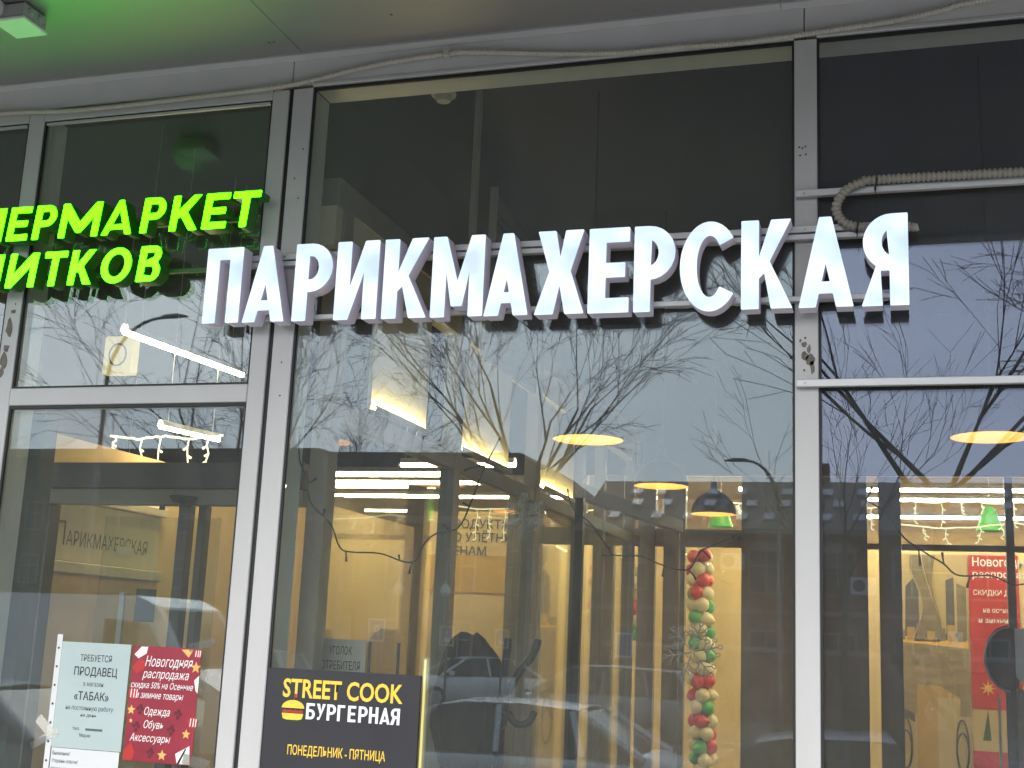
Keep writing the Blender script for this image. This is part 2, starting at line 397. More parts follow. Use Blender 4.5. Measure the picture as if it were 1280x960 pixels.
# ------------------------------------------------------------------ letters of the two signs (unit height)
def arc(cx, cy, rx, ry, a0, a1, n=12):
    return [(cx + rx * math.cos(R(a0 + (a1 - a0) * i / n)), cy + ry * math.sin(R(a0 + (a1 - a0) * i / n))) for i in range(n + 1)]
def glyph(c, w, t):
    h = t * 0.86
    if c == 'П': return [[(0, 0), (0, 1), (w, 1), (w, 0), (w - t, 0), (w - t, 1 - h), (t, 1 - h), (t, 0)]]
    if c == 'А':
        cx, a = w / 2, t * 0.34; s = t * 0.94; b0, b1 = 0.15, 0.15 + h * 0.80
        k = cx - a
        ay = (cx - s) / k
        return [[(0, 0), (k, 1), (cx + a, 1), (w, 0), (w - s, 0), (w - s - b0 * k * 0.98, b0), (s + b0 * k * 0.98, b0), (s, 0)],
                [(s + b1 * k, b1), (w - s - b1 * k, b1), (cx, min(ay, 0.80))]]
    if c == 'Р':
        r = 0.315; cx = w - r * 0.95
        return [[(0, 0), (0, 1), (cx, 1)] + arc(cx, 1 - r, r * 0.95, r, 90, -90)[1:] + [(t, 1 - 2 * r), (t, 0)],
                [(t, 1 - h), (cx, 1 - h)] + arc(cx, 1 - r, max(0.05, r * 0.95 - t), r - h, 90, -90)[1:] + [(t, 1 - 2 * r + h)]]
    if c == 'Я':
        r = 0.31; cx = r * 0.95 + 0.02
        return [[(w, 0), (w, 1), (cx, 1)] + arc(cx, 1 - r, r * 0.95, r, 90, 236)[1:] + [(0, 0), (t * 1.12, 0), (w - t - 0.09, 1 - 2 * r), (w - t, 1 - 2 * r), (w - t, 0)],
                [(w - t, 1 - h), (cx, 1 - h)] + arc(cx, 1 - r, max(0.06, r * 0.95 - t), r - h, 90, 270)[1:] + [(w - t, 1 - 2 * r + h)]]
    if c == 'И': return [[(0, 0), (0, 1), (t, 1), (t, 0.40), (w - t, 1), (w, 1), (w, 0), (w - t, 0), (w - t, 0.60), (t, 0)]]
    if c == 'К': return [[(0, 0), (0, 1), (t, 1), (t, 0.58), (w - t * 1.18, 1), (w - 0.01, 1), (w * 0.56, 0.53), (w, 0), (w - t * 1.2, 0), (t + (w - t) * 0.16, 0.40), (t, 0.34), (t, 0)]]
    if c == 'М': return [[(0, 0), (0, 1), (t * 0.95, 1), (w / 2, 0.44), (w - t * 0.95, 1), (w, 1), (w, 0), (w - t, 0), (w - t, 0.56), (w / 2 + t * 0.38, 0.13), (w / 2 - t * 0.38, 0.13), (t, 0.56), (t, 0)]]
    if c == 'Х':
        s = t * 1.22; cx = w / 2
        return [[(0, 0), (cx - s * 0.56, 0.51), (0.02, 1), (s + 0.01, 1), (cx, 0.68), (w - s - 0.01, 1), (w - 0.02, 1), (cx + s * 0.56, 0.51), (w, 0), (w - s, 0), (cx, 0.34), (s, 0)]]
    if c == 'Е': return [[(0, 0), (0, 1), (w, 1), (w, 1 - h), (t, 1 - h), (t, 0.5 + h / 2), (w * 0.9, 0.5 + h / 2), (w * 0.9, 0.5 - h / 2), (t, 0.5 - h / 2), (t, h), (w, h), (w, 0)]]
    if c == 'С':
        rx, ry = w / 2 * 1.06, 0.515; cx = rx
        return [arc(cx, 0.5, rx, ry, 38, 322, 30) + arc(cx, 0.5, rx - t * 0.98, ry - h, 318, 42, 26)]
    if c == 'Т': return [[(w / 2 - t / 2, 0), (w / 2 - t / 2, 1 - h), (0, 1 - h), (0, 1), (w, 1), (w, 1 - h), (w / 2 + t / 2, 1 - h), (w / 2 + t / 2, 0)]]
    if c == 'Н': return [[(0, 0), (0, 1), (t, 1), (t, 0.5 + h / 2), (w - t, 0.5 + h / 2), (w - t, 1), (w, 1), (w, 0), (w - t, 0), (w - t, 0.5 - h / 2), (t, 0.5 - h / 2), (t, 0)]]
    if c == 'О': return [arc(w / 2, 0.5, w / 2, 0.51, 0, 350, 35), arc(w / 2, 0.5, w / 2 - t, 0.51 - h, 0, 350, 35)]
    if c == 'Г': return [[(0, 0), (0, 1), (w, 1), (w, 1 - h), (t, 1 - h), (t, 0)]]
    if c == 'Б':
        r = 0.31; cx = w - r * 0.9
        return [[(0, 0), (0, 1), (w * 0.94, 1), (w * 0.94, 1 - h), (t, 1 - h), (t, 2 * r), (cx, 2 * r)] + arc(cx, r, r * 0.9, r, 90, -90)[1:],
                [(t, 2 * r - h), (cx, 2 * r - h)] + arc(cx, r, max(0.05, r * 0.9 - t), r - h, 90, -90)[1:] + [(t, h)]]
    if c == 'У': return [[(w * 0.12, 0), (w * 0.36, 0), (w, 1), (w - t * 1.1, 1), (w * 0.52, 0.52), (t * 1.1, 1), (0, 1), (w * 0.40, 0.34), (w * 0.30, h), (w * 0.12, h)]]
    if c == 'В':
        r1, r2 = 0.25, 0.29; c1 = w - 0.04 - r1 * 0.9; c2 = w - r2 * 0.9
        return [[(0, 0), (0, 1), (c1, 1)] + arc(c1, 0.75, r1 * 0.9, 0.25, 90, -48)[1:] + arc(c2, 0.28, r2 * 0.9, 0.28, 52, -90),
                [(t, 1 - h), (c1, 1 - h)] + arc(c1, 0.75, max(0.03, r1 * 0.9 - t), 0.25 - h, 90, -90)[1:] + [(t, 0.5 + h * 0.42)],
                [(t, 0.5 - h * 0.42), (c2, 0.5 - h * 0.42)] + arc(c2, 0.27, max(0.04, r2 * 0.9 - t), 0.5 * (0.5 - h * 1.42), 90, -90)[1:] + [(t, h)]]
def smooth_corners(poly, r):
    """clip each corner a little so that the acrylic edges read as rounded"""
    out = []
    n = len(poly)
    for i in range(n):
        p0, p, p1 = Vector(poly[i - 1]), Vector(poly[i]), Vector(poly[(i + 1) % n])
        a, b = p0 - p, p1 - p
        if a.length < 3 * r or b.length < 3 * r or abs(a.normalized().cross(b.normalized())) < 0.35 if False else (a.length < 3 * r or b.length < 3 * r): out.append(tuple(p)); continue
        out.append(tuple(p + a.normalized() * r)); out.append(tuple(p + (a.normalized() + b.normalized()) * r * 0.3)); out.append(tuple(p + b.normalized() * r))
    return out
def letter(c, x0, x1, z0, h, stroke, yf, depth, mside, mface, parent, shear=0.0, rnd=0.006):
    w = (x1 - x0) / h - shear
    sp = [[((x + shear * y) * h, y * h) for x, y in poly] for poly in glyph(c, w, stroke)]
    sp = [smooth_corners(p, rnd) for p in sp]
    can = curve_mesh('letter', sp, depth / 2, 'NONE', mside)
    back = curve_mesh('letter', sp, 0.0, 'BOTH', mside, z=-depth / 2)
    bm = bmesh.new(); bm.from_mesh(can); bm.from_mesh(back); bm.to_mesh(can); bm.free(); bpy.data.meshes.remove(back)
    o = put('letter', can, parent, loc=(x0, yf + depth / 2, z0), rot=FACE)
    face = curve_mesh('letter_face', sp, 0.0015, 'BOTH', mface)
    f = bpy.data.objects.new('letter_face', face); COL.objects.link(f); f.parent = o; f.location = (0, 0, depth / 2 - 0.001)
    return o

# ------------------------------------------------------------------ ground outside
KY = -5.35                                             # kerb line behind the photographer
pave = box('pavement', (-40, 30, KY, 0.0, -0.4, 0.0), M_PAVE, kind='structure')
for i in range(28):                                     # paving slabs near the shop
    for j in range(8):
        x, y = -9 + i * 0.6, -0.12 - j * 0.6
        if y - 0.59 < KY: continue
        if i == 0 and j == 0:
            slab_me = MB().bbox(0.004, 0.596, -0.596, -0.004, 0.0, 0.012, 0.003).mesh('paving_slab', M_PAVE)
        put('paving_slab', slab_me, pave, loc=(x, y, 0.0))
kerb = box('kerb', (-40, 30, KY - 0.15, KY - 0.002, -0.4, 0.015), M_KERB, bev=0.012, kind='structure')
road = box('road', (-60, 50, -24.0, KY - 0.152, -0.5, -0.12), M_ASPHALT, kind='structure')
box('parking_area', (-30, -9.4, -36.5, -24.173, -0.4, -0.018), M_ASPHALT, kind='structure')
lane = MB()
for i in range(14): lane.box(-40 + i * 6, -37 + i * 6, -15.06, -14.94, -0.118, -0.114)
build('road_marking', lane, M_LINE, kind='structure')
far_kerb = box('kerb', (-60, 50, -24.17, -24.002, -0.5, 0.0), M_KERB, bev=0.012, kind='structure')
lawn = box('ground', (-160, 160, -160, -24.172, -0.5, -0.03), M_GRASS, kind='structure')
tuft = MB(); rg = random.Random(3)
for i in range(5200):
    x, y = rg.uniform(-22, 12), -24.3 - rg.random() ** 1.5 * 6; hgt = rg.uniform(0.05, 0.16); a = rg.uniform(0, 6.28)
    dx, dy = math.cos(a) * 0.015, math.sin(a) * 0.015
    tuft.add([(x - dx, y - dy, -0.04), (x + dx, y + dy, -0.04), (x + rg.uniform(-.05, .05), y + rg.uniform(-.05, .05), hgt)], [(0, 1, 2)])
build('grass', tuft, M_GRASS, kind='stuff', label='short winter grass on the verge across the road', cat='grass')

# ------------------------------------------------------------------ shop front (aluminium frame and glass)
front = thing('storefront', 'grey aluminium framed glass shop front under the canopy', 'shop front', (-1.5, 0.1, 0))
HEAD = 4.33
def mullion(x0, x1, z0=0.05, z1=HEAD, depth=0.17):
    o = box('mullion', (x0, x1, 0.0, 0.045, z0, z1), M_ALU, front, 0.003)
    box('inner_post', (x0 + 0.004, x1 - 0.004, 0.046, depth, z0, z1), M_REVEAL, o if False else front)
    return o
GY0, GY1 = 0.018, 0.040
# mullions: x ranges
MX = [(-6.30, -6.215), (-5.02, -4.935), (-3.822, -3.738), (-2.567, -2.490), (-2.468, -2.376), (-0.355, -0.272), (1.80, 1.885), (3.9, 3.985)]
for a, b in MX: mullion(a, b)
box('gap_strip', (-2.490, -2.468, 0.012, 0.06, 0.05, HEAD), M_GASKET, front)
def opening(x0, x1, z0, z1, g, rebate=0.009):
    """glass unit with its black gasket all round"""
    mb = MB()
    mb.box(x0, x0 + rebate, 0.006, GY0, z0, z1).box(x1 - rebate, x1, 0.006, GY0, z0, z1)
    mb.box(x0 + rebate, x1 - rebate, 0.006, GY0, z1 - rebate * 1.4, z1).box(x0 + rebate, x1 - rebate, 0.006, GY0, z0, z0 + rebate)
    build('gasket', mb, M_GASKET, front)
    box('window_pane', (x0 + 0.001, x1 - 0.001, GY0 + 0.001, GY1, z0 + 0.001, z1 - 0.001), g, front)
def reveal_head(x0, x1, z, d=0.17):
    box('head_reveal', (x0 + 0.001, x1 - 0.001, 0.046, d, z + 0.001, z + 0.05), M_REVEAL, front)
SILL = 0.25
opening(-2.376, -0.355, SILL, HEAD, M_GLASS_A)
opening(-0.272, 1.80, SILL, HEAD, M_GLASS_B)
opening(1.885, 3.9, SILL, HEAD, M_GLASS_B)
for a, b in ((-3.738, -2.567), (-4.935, -3.822), (-6.215, -5.02)):
    opening(a, b, 3.033, HEAD - 0.04, M_GLASS_C)
    opening(a, b, SILL, 2.955, M_GLASS_A)
    box('transom', (a + 0.0005, b - 0.0005, -0.003, 0.045, 2.956, 3.032), M_ALU, front, 0.003)
    box('inner_transom', (a + 0.001, b - 0.001, 0.046, 0.15, 2.96, 3.028), M_REVEAL, front)
    box('head_frame', (a + 0.0005, b - 0.0005, -0.001, 0.045, HEAD - 0.039, HEAD + 0.012), M_ALU, front, 0.002)
    box('stop_bead', (a + 0.012, b - 0.012, 0.003, 0.017, HEAD - 0.058, HEAD - 0.048), M_RAIL, front)
    box('sill_rail', (a + 0.0005, b - 0.0005, -0.004, 0.12, 0.12, SILL - 0.001), M_ALU, front, 0.003)
for a, b in ((-2.376, -0.355), (-0.272, 1.80), (1.885, 3.9)):
    reveal_head(a, b, HEAD)
    box('sill_rail', (a + 0.0005, b - 0.0005, -0.004, 0.12, 0.12, SILL - 0.001), M_ALU, front, 0.003)
    box('head_bead', (a + 0.0005, b - 0.0005, -0.010, 0.005, HEAD + 0.001, HEAD + 0.018), M_ALU, front, 0.003)
box('plinth', (-6.4, 4.2, 0.002, 0.14, 0.0, 0.119), M_KERB, front)
# fascia band above the glass, in lengths
for a, b in ((-6.4, -4.45), (-4.446, -2.476), (-2.472, -0.319), (-0.315, 1.84), (1.844, 4.2)):
    box('fascia_panel', (a, b, -0.006, 0.04, HEAD + 0.0185, 4.47), M_TRIM, front, 0.002)
# small drilled holes and screws in the mullions
def disc(x, z, r, y0, y1, m, name, n=10):
    mb = MB(); mb.tube([(x, y0, z), (x, y1, z)], r, n); return build(name, mb, m, front)
for x, z in [(-0.337, 3.895), (-0.326, 3.890), (-0.315, 3.896), (-0.313, 3.865), (-0.334, 3.862), (-0.327, 3.70), (-0.318, 3.16), (-0.322, 3.04), (-2.405, 3.83), (-2.43, 3.92), (-2.40, 4.05), (-2.42, 3.12), (-2.415, 2.98), (-0.33, 4.40), (-3.77, 3.42)]:
    disc(x, z, 0.0035, -0.0012, 0.001, M_HOLE, 'drill_hole')
rg = random.Random(11)
def scab(cx, cz, w, h, n=11, y=-0.0012):
    pts = []
    for i in range(n):
        a = 2 * math.pi * i / n; k = rg.uniform(0.55, 1.0)
        pts.append((cx + math.cos(a) * w * k, cz + math.sin(a) * h * k))
    mb = MB(); mb.prism_y(pts, y, 0.0005); build('tape_scrap', mb, M_TAPE, front)
for cx, cz, w, h in [(-0.322, 3.135, 0.014, 0.012), (-0.304, 3.118, 0.009, 0.02), (-0.300, 3.082, 0.022, 0.030), (-0.318, 3.09, 0.016, 0.022), (-0.294, 3.05, 0.010, 0.03), (-0.335, 3.15, 0.006, 0.008), (-3.775, 3.385, 0.020, 0.012), (-3.786, 3.31, 0.022, 0.052), (-3.790, 3.215, 0.020, 0.024), (-3.795, 3.16, 0.024, 0.045), (-3.80, 3.105, 0.020, 0.03)]:
    scab(cx, cz, w, h)

# ------------------------------------------------------------------ canopy
CZ, CD = 4.455, -2.80
canopy = thing('canopy', 'grey metal canopy soffit above the shop front', 'canopy', (-1.5, -1.4, CZ))
for a, b in ((-6.4, -4.402), (-4.4, -2.402), (-2.40, -0.402), (-0.40, 1.598), (1.60, 4.2)):
    box('trim_angle', (a, b, -0.066, -0.0065, CZ, CZ + 0.02), M_TRIM, canopy)
    box('edge_bead', (a, b, -0.072, -0.0665, CZ - 0.004, CZ + 0.02), M_RAIL, canopy)
    box('soffit_panel', (a, b, CD, -0.074, CZ + 0.003, CZ + 0.022), M_SOFFIT, canopy, 0.0015)
box('front_fascia', (-6.4, 4.2, CD - 0.12, CD - 0.002, CZ - 0.02, CZ + 0.75), M_TRIM, canopy, 0.004)
box('canopy_roof', (-6.4, 4.2, CD, 0.04, CZ + 0.6, CZ + 0.7), M_TRIM, canopy)
box('canopy_core', (-6.4, 4.2, -0.1, 0.04, CZ + 0.03, CZ + 0.6), M_TRIM, canopy)
for x, y in [(-2.50, -0.19), (-2.48, -0.19), (-1.05, -0.33), (-0.75, -0.25), (-1.9, -0.30)]:
    mb = MB(); mb.lathe([(0.0, -0.004), (0.006, -0.003), (0.007, 0.004)], 8, (x, y, CZ + 0.0)); build('rivet', mb, M_SCREW, canopy)
# building above the canopy, so that the frontage does not float
build_up = thing('building', 'plain grey upper wall of the shop building above the canopy', 'building', (-1.5, 0.3, 5.2))
box('wall', (-14, 8, 0.05, 0.35, 5.2, 12), M_TRIM, build_up)
box('wall', (-14, -6.402, 0.05, 0.35, 0.0, 5.198), M_TRIM, build_up)
box('wall', (4.202, 8, 0.05, 0.35, 0.0, 5.198), M_TRIM, build_up)

# ceiling camera with its junction box
cctv = thing('security_camera', 'white dome camera with square junction box under the soffit', 'camera', (-3.48, -0.66, CZ))
jb = MB(); jb.bbox(-3.435, -3.295, -0.73, -0.59, CZ - 0.062, CZ - 0.002, 0.006); build('junction_box', jb, M_PLASTIC_G, cctv)
jl = MB(); jl.bbox(-3.441, -3.289, -0.736, -0.584, CZ - 0.078, CZ - 0.063, 0.004); build('box_lid', jl, M_PLASTIC_W, cctv)
for yy in (-0.69, -0.63):
    mb = MB(); mb.tube([(-3.2955, yy, CZ - 0.032), (-3.288, yy, CZ - 0.032)], [0.020, 0.018], 14); mb.tube([(-3.2878, yy, CZ - 0.032), (-3.284, yy, CZ - 0.032)], [0.012, 0.010], 12); build('cable_knockout', mb, M_PLASTIC_G, cctv)
mb = MB(); mb.lathe([(0.0, -0.11), (0.03, -0.107), (0.055, -0.095), (0.07, -0.075), (0.078, -0.05), (0.085, -0.048), (0.088, -0.01), (0.088, -0.002)], 28, (-3.478, -0.755, CZ)); build('camera_dome', mb, M_PLASTIC_W, cctv, True)

# ------------------------------------------------------------------ cable conduits
def smooth_path(pts, n=6):
    P = [Vector(p) for p in pts]; out = []
    for i in range(len(P) - 1):
        p0, p1, p2, p3 = P[max(i - 1, 0)], P[i], P[i + 1], P[min(i + 2, len(P) - 1)]
        for k in range(n):
            t = k / n
            out.append(0.5 * ((2 * p1) + (p2 - p0) * t + (2 * p0 - 5 * p1 + 4 * p2 - p3) * t * t + (3 * p1 - p0 - 3 * p2 + p3) * t ** 3))
    out.append(P[-1]); return out
def corrugated(name, pts, rad, pitch, m, label, cat, amp=0.18, ns=10):
    base = smooth_path(pts, 10)
    # resample evenly
    d = [0]
    for i in range(1, len(base)): d.append(d[-1] + (base[i] - base[i - 1]).length)
    n = int(d[-1] / pitch * 4); out = []; j = 0
    for i in range(n + 1):
        t = d[-1] * i / n
        while j < len(d) - 2 and d[j + 1] < t: j += 1
        u = (t - d[j]) / max(1e-9, d[j + 1] - d[j]); out.append(base[j].lerp(base[j + 1], u))
    rads = [rad * (1 + amp * (1, 0.3, -1, 0.3)[i % 4]) for i in range(n + 1)]
    mb = MB(); mb.tube(out, rads, ns); return build(name, mb, m, None, True, label=label, cat=cat)
cp = [(-5.6, 4.385), (-4.9, 4.36), (-3.968, 4.340), (-3.528, 4.318), (-2.91, 4.326), (-2.539, 4.336), (-2.351, 4.355), (-2.076, 4.393), (-1.761, 4.411), (-1.614, 4.403), (-1.272, 4.360), (-1.01, 4.338), (-0.788, 4.338), (-0.541, 4.331), (-0.272, 4.343), (0.017, 4.360), (0.187, 4.385), (0.284, 4.402), (0.7, 4.43), (1.6, 4.43)]
corrugated('cable_conduit', [(x, -0.022, z) for x, z in cp], 0.0105, 0.013, M_CONDUIT_W, 'ivory corrugated conduit sagging along the fascia above the glass', 'conduit')
clip = MB(); clip.bbox(-1.772, -1.750, -0.040, -0.007, 4.394, 4.428, 0.003); clip.tube([(-1.757, -0.02, 4.394), (-1.757, -0.02, 4.385)], 0.005, 6)
build('conduit_clip', clip, M_CONDUIT_W, None, label='small ivory clip holding the conduit to the fascia', cat='clip')
lp = [(1.75, 3.716), (1.2, 3.716), (0.8, 3.722), (0.433, 3.725), (-0.049, 3.730), (-0.118, 3.722), (-0.175, 3.690), (-0.203, 3.633), (-0.181, 3.579), (-0.129, 3.556), (-0.051, 3.552), (0.055, 3.546)]
corrugated('cable_conduit', [(x, -0.045, z) for x, z in lp], 0.0155, 0.017, M_CONDUIT_G, 'beige grey corrugated conduit looping down to the last white letter', 'conduit', 0.22, 12)
tail = MB(); tail.tube([(0.055, -0.045, 3.546), (0.068, -0.045, 3.541), (0.08, -0.045, 3.530)], [0.016, 0.017, 0.003], 8)
build('conduit_end', tail, M_CONDUIT_G, None, label='frayed end of the beige conduit beside the last letter', cat='conduit')
for k, (x, z, lab) in enumerate([(-0.062, 3.715, 'black cable tie on the upper run of the beige conduit'), (-0.128, 3.555, 'black cable tie on the lower bend of the beige conduit')]):
    t = MB(); t.tube([(x + 0.020 * math.sin(a) * 0.3, -0.045 - 0.0205 * math.cos(a), z + 0.022 * math.sin(a)) for a in [i * math.pi / 6 for i in range(13)]], 0.003, 5); t.tube([(x, -0.064, z), (x + 0.004, -0.066, z + 0.04)], 0.0018, 5); t.tube([(x, -0.064, z), (x - 0.003, -0.066, z - 0.045)], 0.0018, 5)
    build('cable_tie', t, M_TIE, None, label=lab, cat='cable tie')

# ------------------------------------------------------------------ bare rails of an older sign on the right
def rail(name, x0, x1, z, h, y0, label, screws):
    t = thing(name, label, 'rail', ((x0 + x1) / 2, y0, z))
    box('bar', (x0, x1, y0 - 0.024, y0, z, z + h), M_RAIL, t, 0.002)
    for x in screws:
        mb = MB(); mb.tube([(x, y0 - 0.0265, z + h * 0.5), (x, y0 - 0.0235, z + h * 0.5)], [0.004, 0.0055], 10); build('screw', mb, M_SCREW, t)
    return t
rail('sign_rail', -0.348, 1.84, 3.690, 0.026, -0.004, 'bare galvanised rail across the right window above the lettering', [-0.318, 1.82])
rail('sign_rail', -0.348, 1.84, 2.974, 0.027, -0.004, 'bare galvanised rail across the right window below the lettering', [-0.318, 1.82])

# ------------------------------------------------------------------ white letters on their two rails
wsign = thing('illuminated_sign', 'glowing white box letters on rails reading ПАРИКМАХЕРСКАЯ', 'sign', (-1.35, -0.02, 3.2))
for z0, z1 in ((3.524, 3.545), (3.551, 3.576)):
    box('mounting_rail', (-2.60, 0.03, -0.030, -0.002, z0, z1), M_RAIL, wsign, 0.002)
box('mounting_rail', (-2.60, 0.03, -0.030, -0.002, 3.290, 3.310), M_RAIL, wsign, 0.002)
for x in (-2.43, -1.45, -0.315):
    for z in (3.563, 3.30):
        mb = MB(); mb.tube([(x, -0.034, z), (x, -0.0295, z)], [0.0045, 0.006], 10); build('screw', mb, M_SCREW, wsign)
W = [('П', -2.746, -2.579), ('А', -2.561, -2.372), ('Р', -2.336, -2.169), ('И', -2.151, -1.968), ('К', -1.944, -1.755), ('М', -1.738, -1.524), ('А', -1.518, -1.341), ('Х', -1.316, -1.122), ('Е', -1.107, -0.951), ('Р', -0.933, -0.778), ('С', -0.761, -0.554), ('К', -0.537, -0.355), ('А', -0.334, -0.144), ('Я', -0.117, 0.043)]
for c, a, b in W:
    zb = 3.268 - (a + 2.746) * 0.0098
    letter(c, a, b, zb, 0.322 + (a + 2.746) * 0.0055, {'П': 0.185, 'Х': 0.185, 'Е': 0.20, 'М': 0.18}.get(c, 0.19), -0.105, 0.073, M_SIDE_W, M_FACE_W, wsign, rnd=0.0035)

# ------------------------------------------------------------------ green letters
gsign = thing('illuminated_sign', 'glowing green slanted box letters in two lines reading СУПЕРМАРКЕТ НАПИТКОВ', 'sign', (-3.6, -0.02, 3.45))
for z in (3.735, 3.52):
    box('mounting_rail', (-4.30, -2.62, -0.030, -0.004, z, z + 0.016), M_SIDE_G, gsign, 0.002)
G1 = [('С', -4.20, -4.065), ('У', -4.05, -3.915), ('П', -3.905, -3.79), ('Е', -3.779, -3.655), ('Р', -3.643, -3.518), ('М', -3.506, -3.290), ('А', -3.285, -3.120), ('Р', -3.093, -2.968), ('К', -2.950, -2.800), ('Е', -2.793, -2.664), ('Т', -2.663, -2.520)]
G2 = [('Н', -4.22, -4.075), ('А', -4.06, -3.90), ('П', -3.895, -3.770), ('И', -3.752, -3.588), ('Т', -3.570, -3.440), ('К', -3.430, -3.295), ('О', -3.272, -3.108), ('В', -3.087, -2.962)]
for c, a, b in G1: letter(c, a, b, 3.680, 0.155, 0.21, -0.105, 0.073, M_SIDE_G, M_FACE_G, gsign, 0.10, 0.003)
for c, a, b in G2: letter(c, a, b, 3.463, 0.155, 0.21, -0.105, 0.073, M_SIDE_G, M_FACE_G, gsign, 0.10, 0.003)

# ------------------------------------------------------------------ notices and board on the glass
def ring_poly(cx, cz, r, n=18): return [(cx + r * math.cos(2 * math.pi * i / n), cz + r * math.sin(2 * math.pi * i / n)) for i in range(n)]
def star_poly(cx, cz, r, k=5, inner=0.45, rot=90): return [(cx + (r if i % 2 == 0 else r * inner) * math.cos(R(rot + 180 * i / k)), cz + (r if i % 2 == 0 else r * inner) * math.sin(R(rot + 180 * i / k))) for i in range(2 * k)]
def flat(name, poly, y, m, parent, th=0.0006):
    mb = MB(); mb.prism_y(poly, y - th, y); return build(name, mb, m, parent)
PY = 0.0165
n1 = thing('notice', 'white job notice in a punched plastic sleeve on the left glass, above another sheet', 'notice', (-3.18, PY, 1.535))
box('sheet', (-3.335, -3.005, PY - 0.001, PY, 1.535, 1.957), M_PAPER_G, n1)
box('punched_strip', (-3.362, -3.336, PY - 0.0012, PY, 1.30, 1.985), M_PAPER, n1)
for i in range(9): flat('punch_hole', ring_poly(-3.350, 1.33 + i * 0.075, 0.005, 10), PY - 0.0014, M_INK, n1)
for s, xc, z, w, h, bo, mm in [('ТРЕБУЕТСЯ', -3.165, 1.882, 0.150, 0.027, 0.0, M_INK), ('ПРОДАВЕЦ', -3.160, 1.825, 0.205, 0.034, 0.010, M_INK), ('в магазин', -3.165, 1.783, 0.095, 0.020, 0, M_INKGREY), ('«ТАБАК»', -3.168, 1.728, 0.165, 0.033, 0.010, M_INK), ('на постоянную работу', -3.172, 1.687, 0.225, 0.019, 0, M_INKGREY), ('на день', -3.172, 1.662, 0.075, 0.014, 0, M_INKGREY), ('тел.', -3.225, 1.608, 0.035, 0.014, 0, M_INKGREY), ('Мария', -3.180, 1.582, 0.05, 0.015, 0, M_INKGREY)]:
    text(s, xc - w / 2, PY - 0.0018, z, w, h, mm, n1, bold=bo)
flat('printed_line', [(-3.18, 1.608), (-3.10, 1.608), (-3.10, 1.617), (-3.18, 1.617)], PY - 0.0012, M_INKGREY, n1)
n2 = thing('notice', 'lower white sheet about lost keys under the job notice', 'notice', (-3.18, PY, 1.10))
box('sheet', (-3.331, -3.01, PY - 0.0008, PY, 1.10, 1.533), M_PAPER, n2)
for s, z, w in [('Внимание!', 1.505, 0.085), ('Утеряны ключи!', 1.475, 0.125), ('просим вернуть', 1.445, 0.12)]:
    text(s, -3.325, PY - 0.0016, z, w, 0.016, M_INKGREY, n2)

rp = thing('poster', 'crimson new year sale poster with white script taped to the left glass', 'poster', (-2.84, PY, 1.50))
box('sheet', (-2.992, -2.680, PY - 0.001, PY, 1.505, 1.955), M_RED, rp)
for s, xc, z, w, h in [('Новогодняя', -2.822, 1.878, 0.195, 0.036), ('распродажа', -2.832, 1.832, 0.190, 0.030), ('скидка 50% на Осенние', -2.845, 1.792, 0.255, 0.022), ('и зимние товары', -2.852, 1.752, 0.195, 0.024), ('Одежда', -2.855, 1.688, 0.105, 0.027), ('Обувь', -2.866, 1.637, 0.080, 0.027), ('Аксессуары', -2.876, 1.585, 0.165, 0.026)]:
    text(s, xc - w * 0.56, PY - 0.0018, z - 0.002, w * 1.12, h * 1.15, M_INKWHITE, rp, shear=0.28)
for poly, mm in [([(-2.985, 1.92), (-2.955, 1.952), (-2.925, 1.952), (-2.93, 1.925), (-2.965, 1.905)], M_INKWHITE), ([(-2.992, 1.87), (-2.955, 1.905), (-2.925, 1.885), (-2.935, 1.862), (-2.97, 1.845)], M_RED2),
                 ([(-2.77, 1.948), (-2.735, 1.918), (-2.715, 1.95)], M_GOLD), ([(-2.700, 1.83), (-2.680, 1.85), (-2.680, 1.78), (-2.69, 1.79)], M_INKWHITE),
                 ([(-2.755, 1.545), (-2.695, 1.578), (-2.688, 1.508), (-2.745, 1.508)], M_INKWHITE), ([(-2.745, 1.508), (-2.735, 1.508), (-2.705, 1.570), (-2.715, 1.565)], M_GOLD), ([(-2.992, 1.545), (-2.96, 1.575), (-2.94, 1.54), (-2.95, 1.508), (-2.992, 1.508)], M_RED2)]:
    flat('printed_gift', poly, PY - 0.0011, mm, rp)
for cx, cz, r in [(-2.698, 1.880, 0.024), (-2.715, 1.622, 0.020), (-2.975, 1.702, 0.020), (-2.815, 1.535, 0.022), (-2.972, 1.66, 0.010)]:
    flat('printed_star', star_poly(cx, cz, r), PY - 0.0012, M_GOLD, rp)
for cx, cz, r in [(-2.972, 1.767, 0.024), (-2.690, 1.668, 0.022), (-2.695, 1.935, 0.018)]:
    flat('printed_bauble', ring_poly(cx, cz, r), PY - 0.0011, M_RED2, rp)
    for k in (-0.5, 0.1, 0.6): flat('printed_stripe', [(cx + r * k - 0.002, cz - r * 0.7), (cx + r * k + 0.002, cz - r * 0.7), (cx + r * k + 0.004, cz + r * 0.7), (cx + r * k, cz + r * 0.7)], PY - 0.0016, M_INKWHITE, rp)
M_DKRED = mat('dark_red_print', (0.10, 0.006, 0.012), 0.6)
for cx, cz in [(-2.935, 1.705), (-2.760, 1.695), (-2.945, 1.637), (-2.785, 1.632), (-2.87, 1.54)]:
    for dx, dz in ((-0.010, 0.004), (0.010, 0.002), (0, -0.012), (0.003, 0.014)): flat('printed_icon', ring_poly(cx + dx, cz + dz, 0.0085, 8), PY - 0.0011, M_DKRED, rp)
M_TAPECLEAR = glass('clear_tape', (0.93, 0.93, 0.9), 0.12, dirt=0.06)
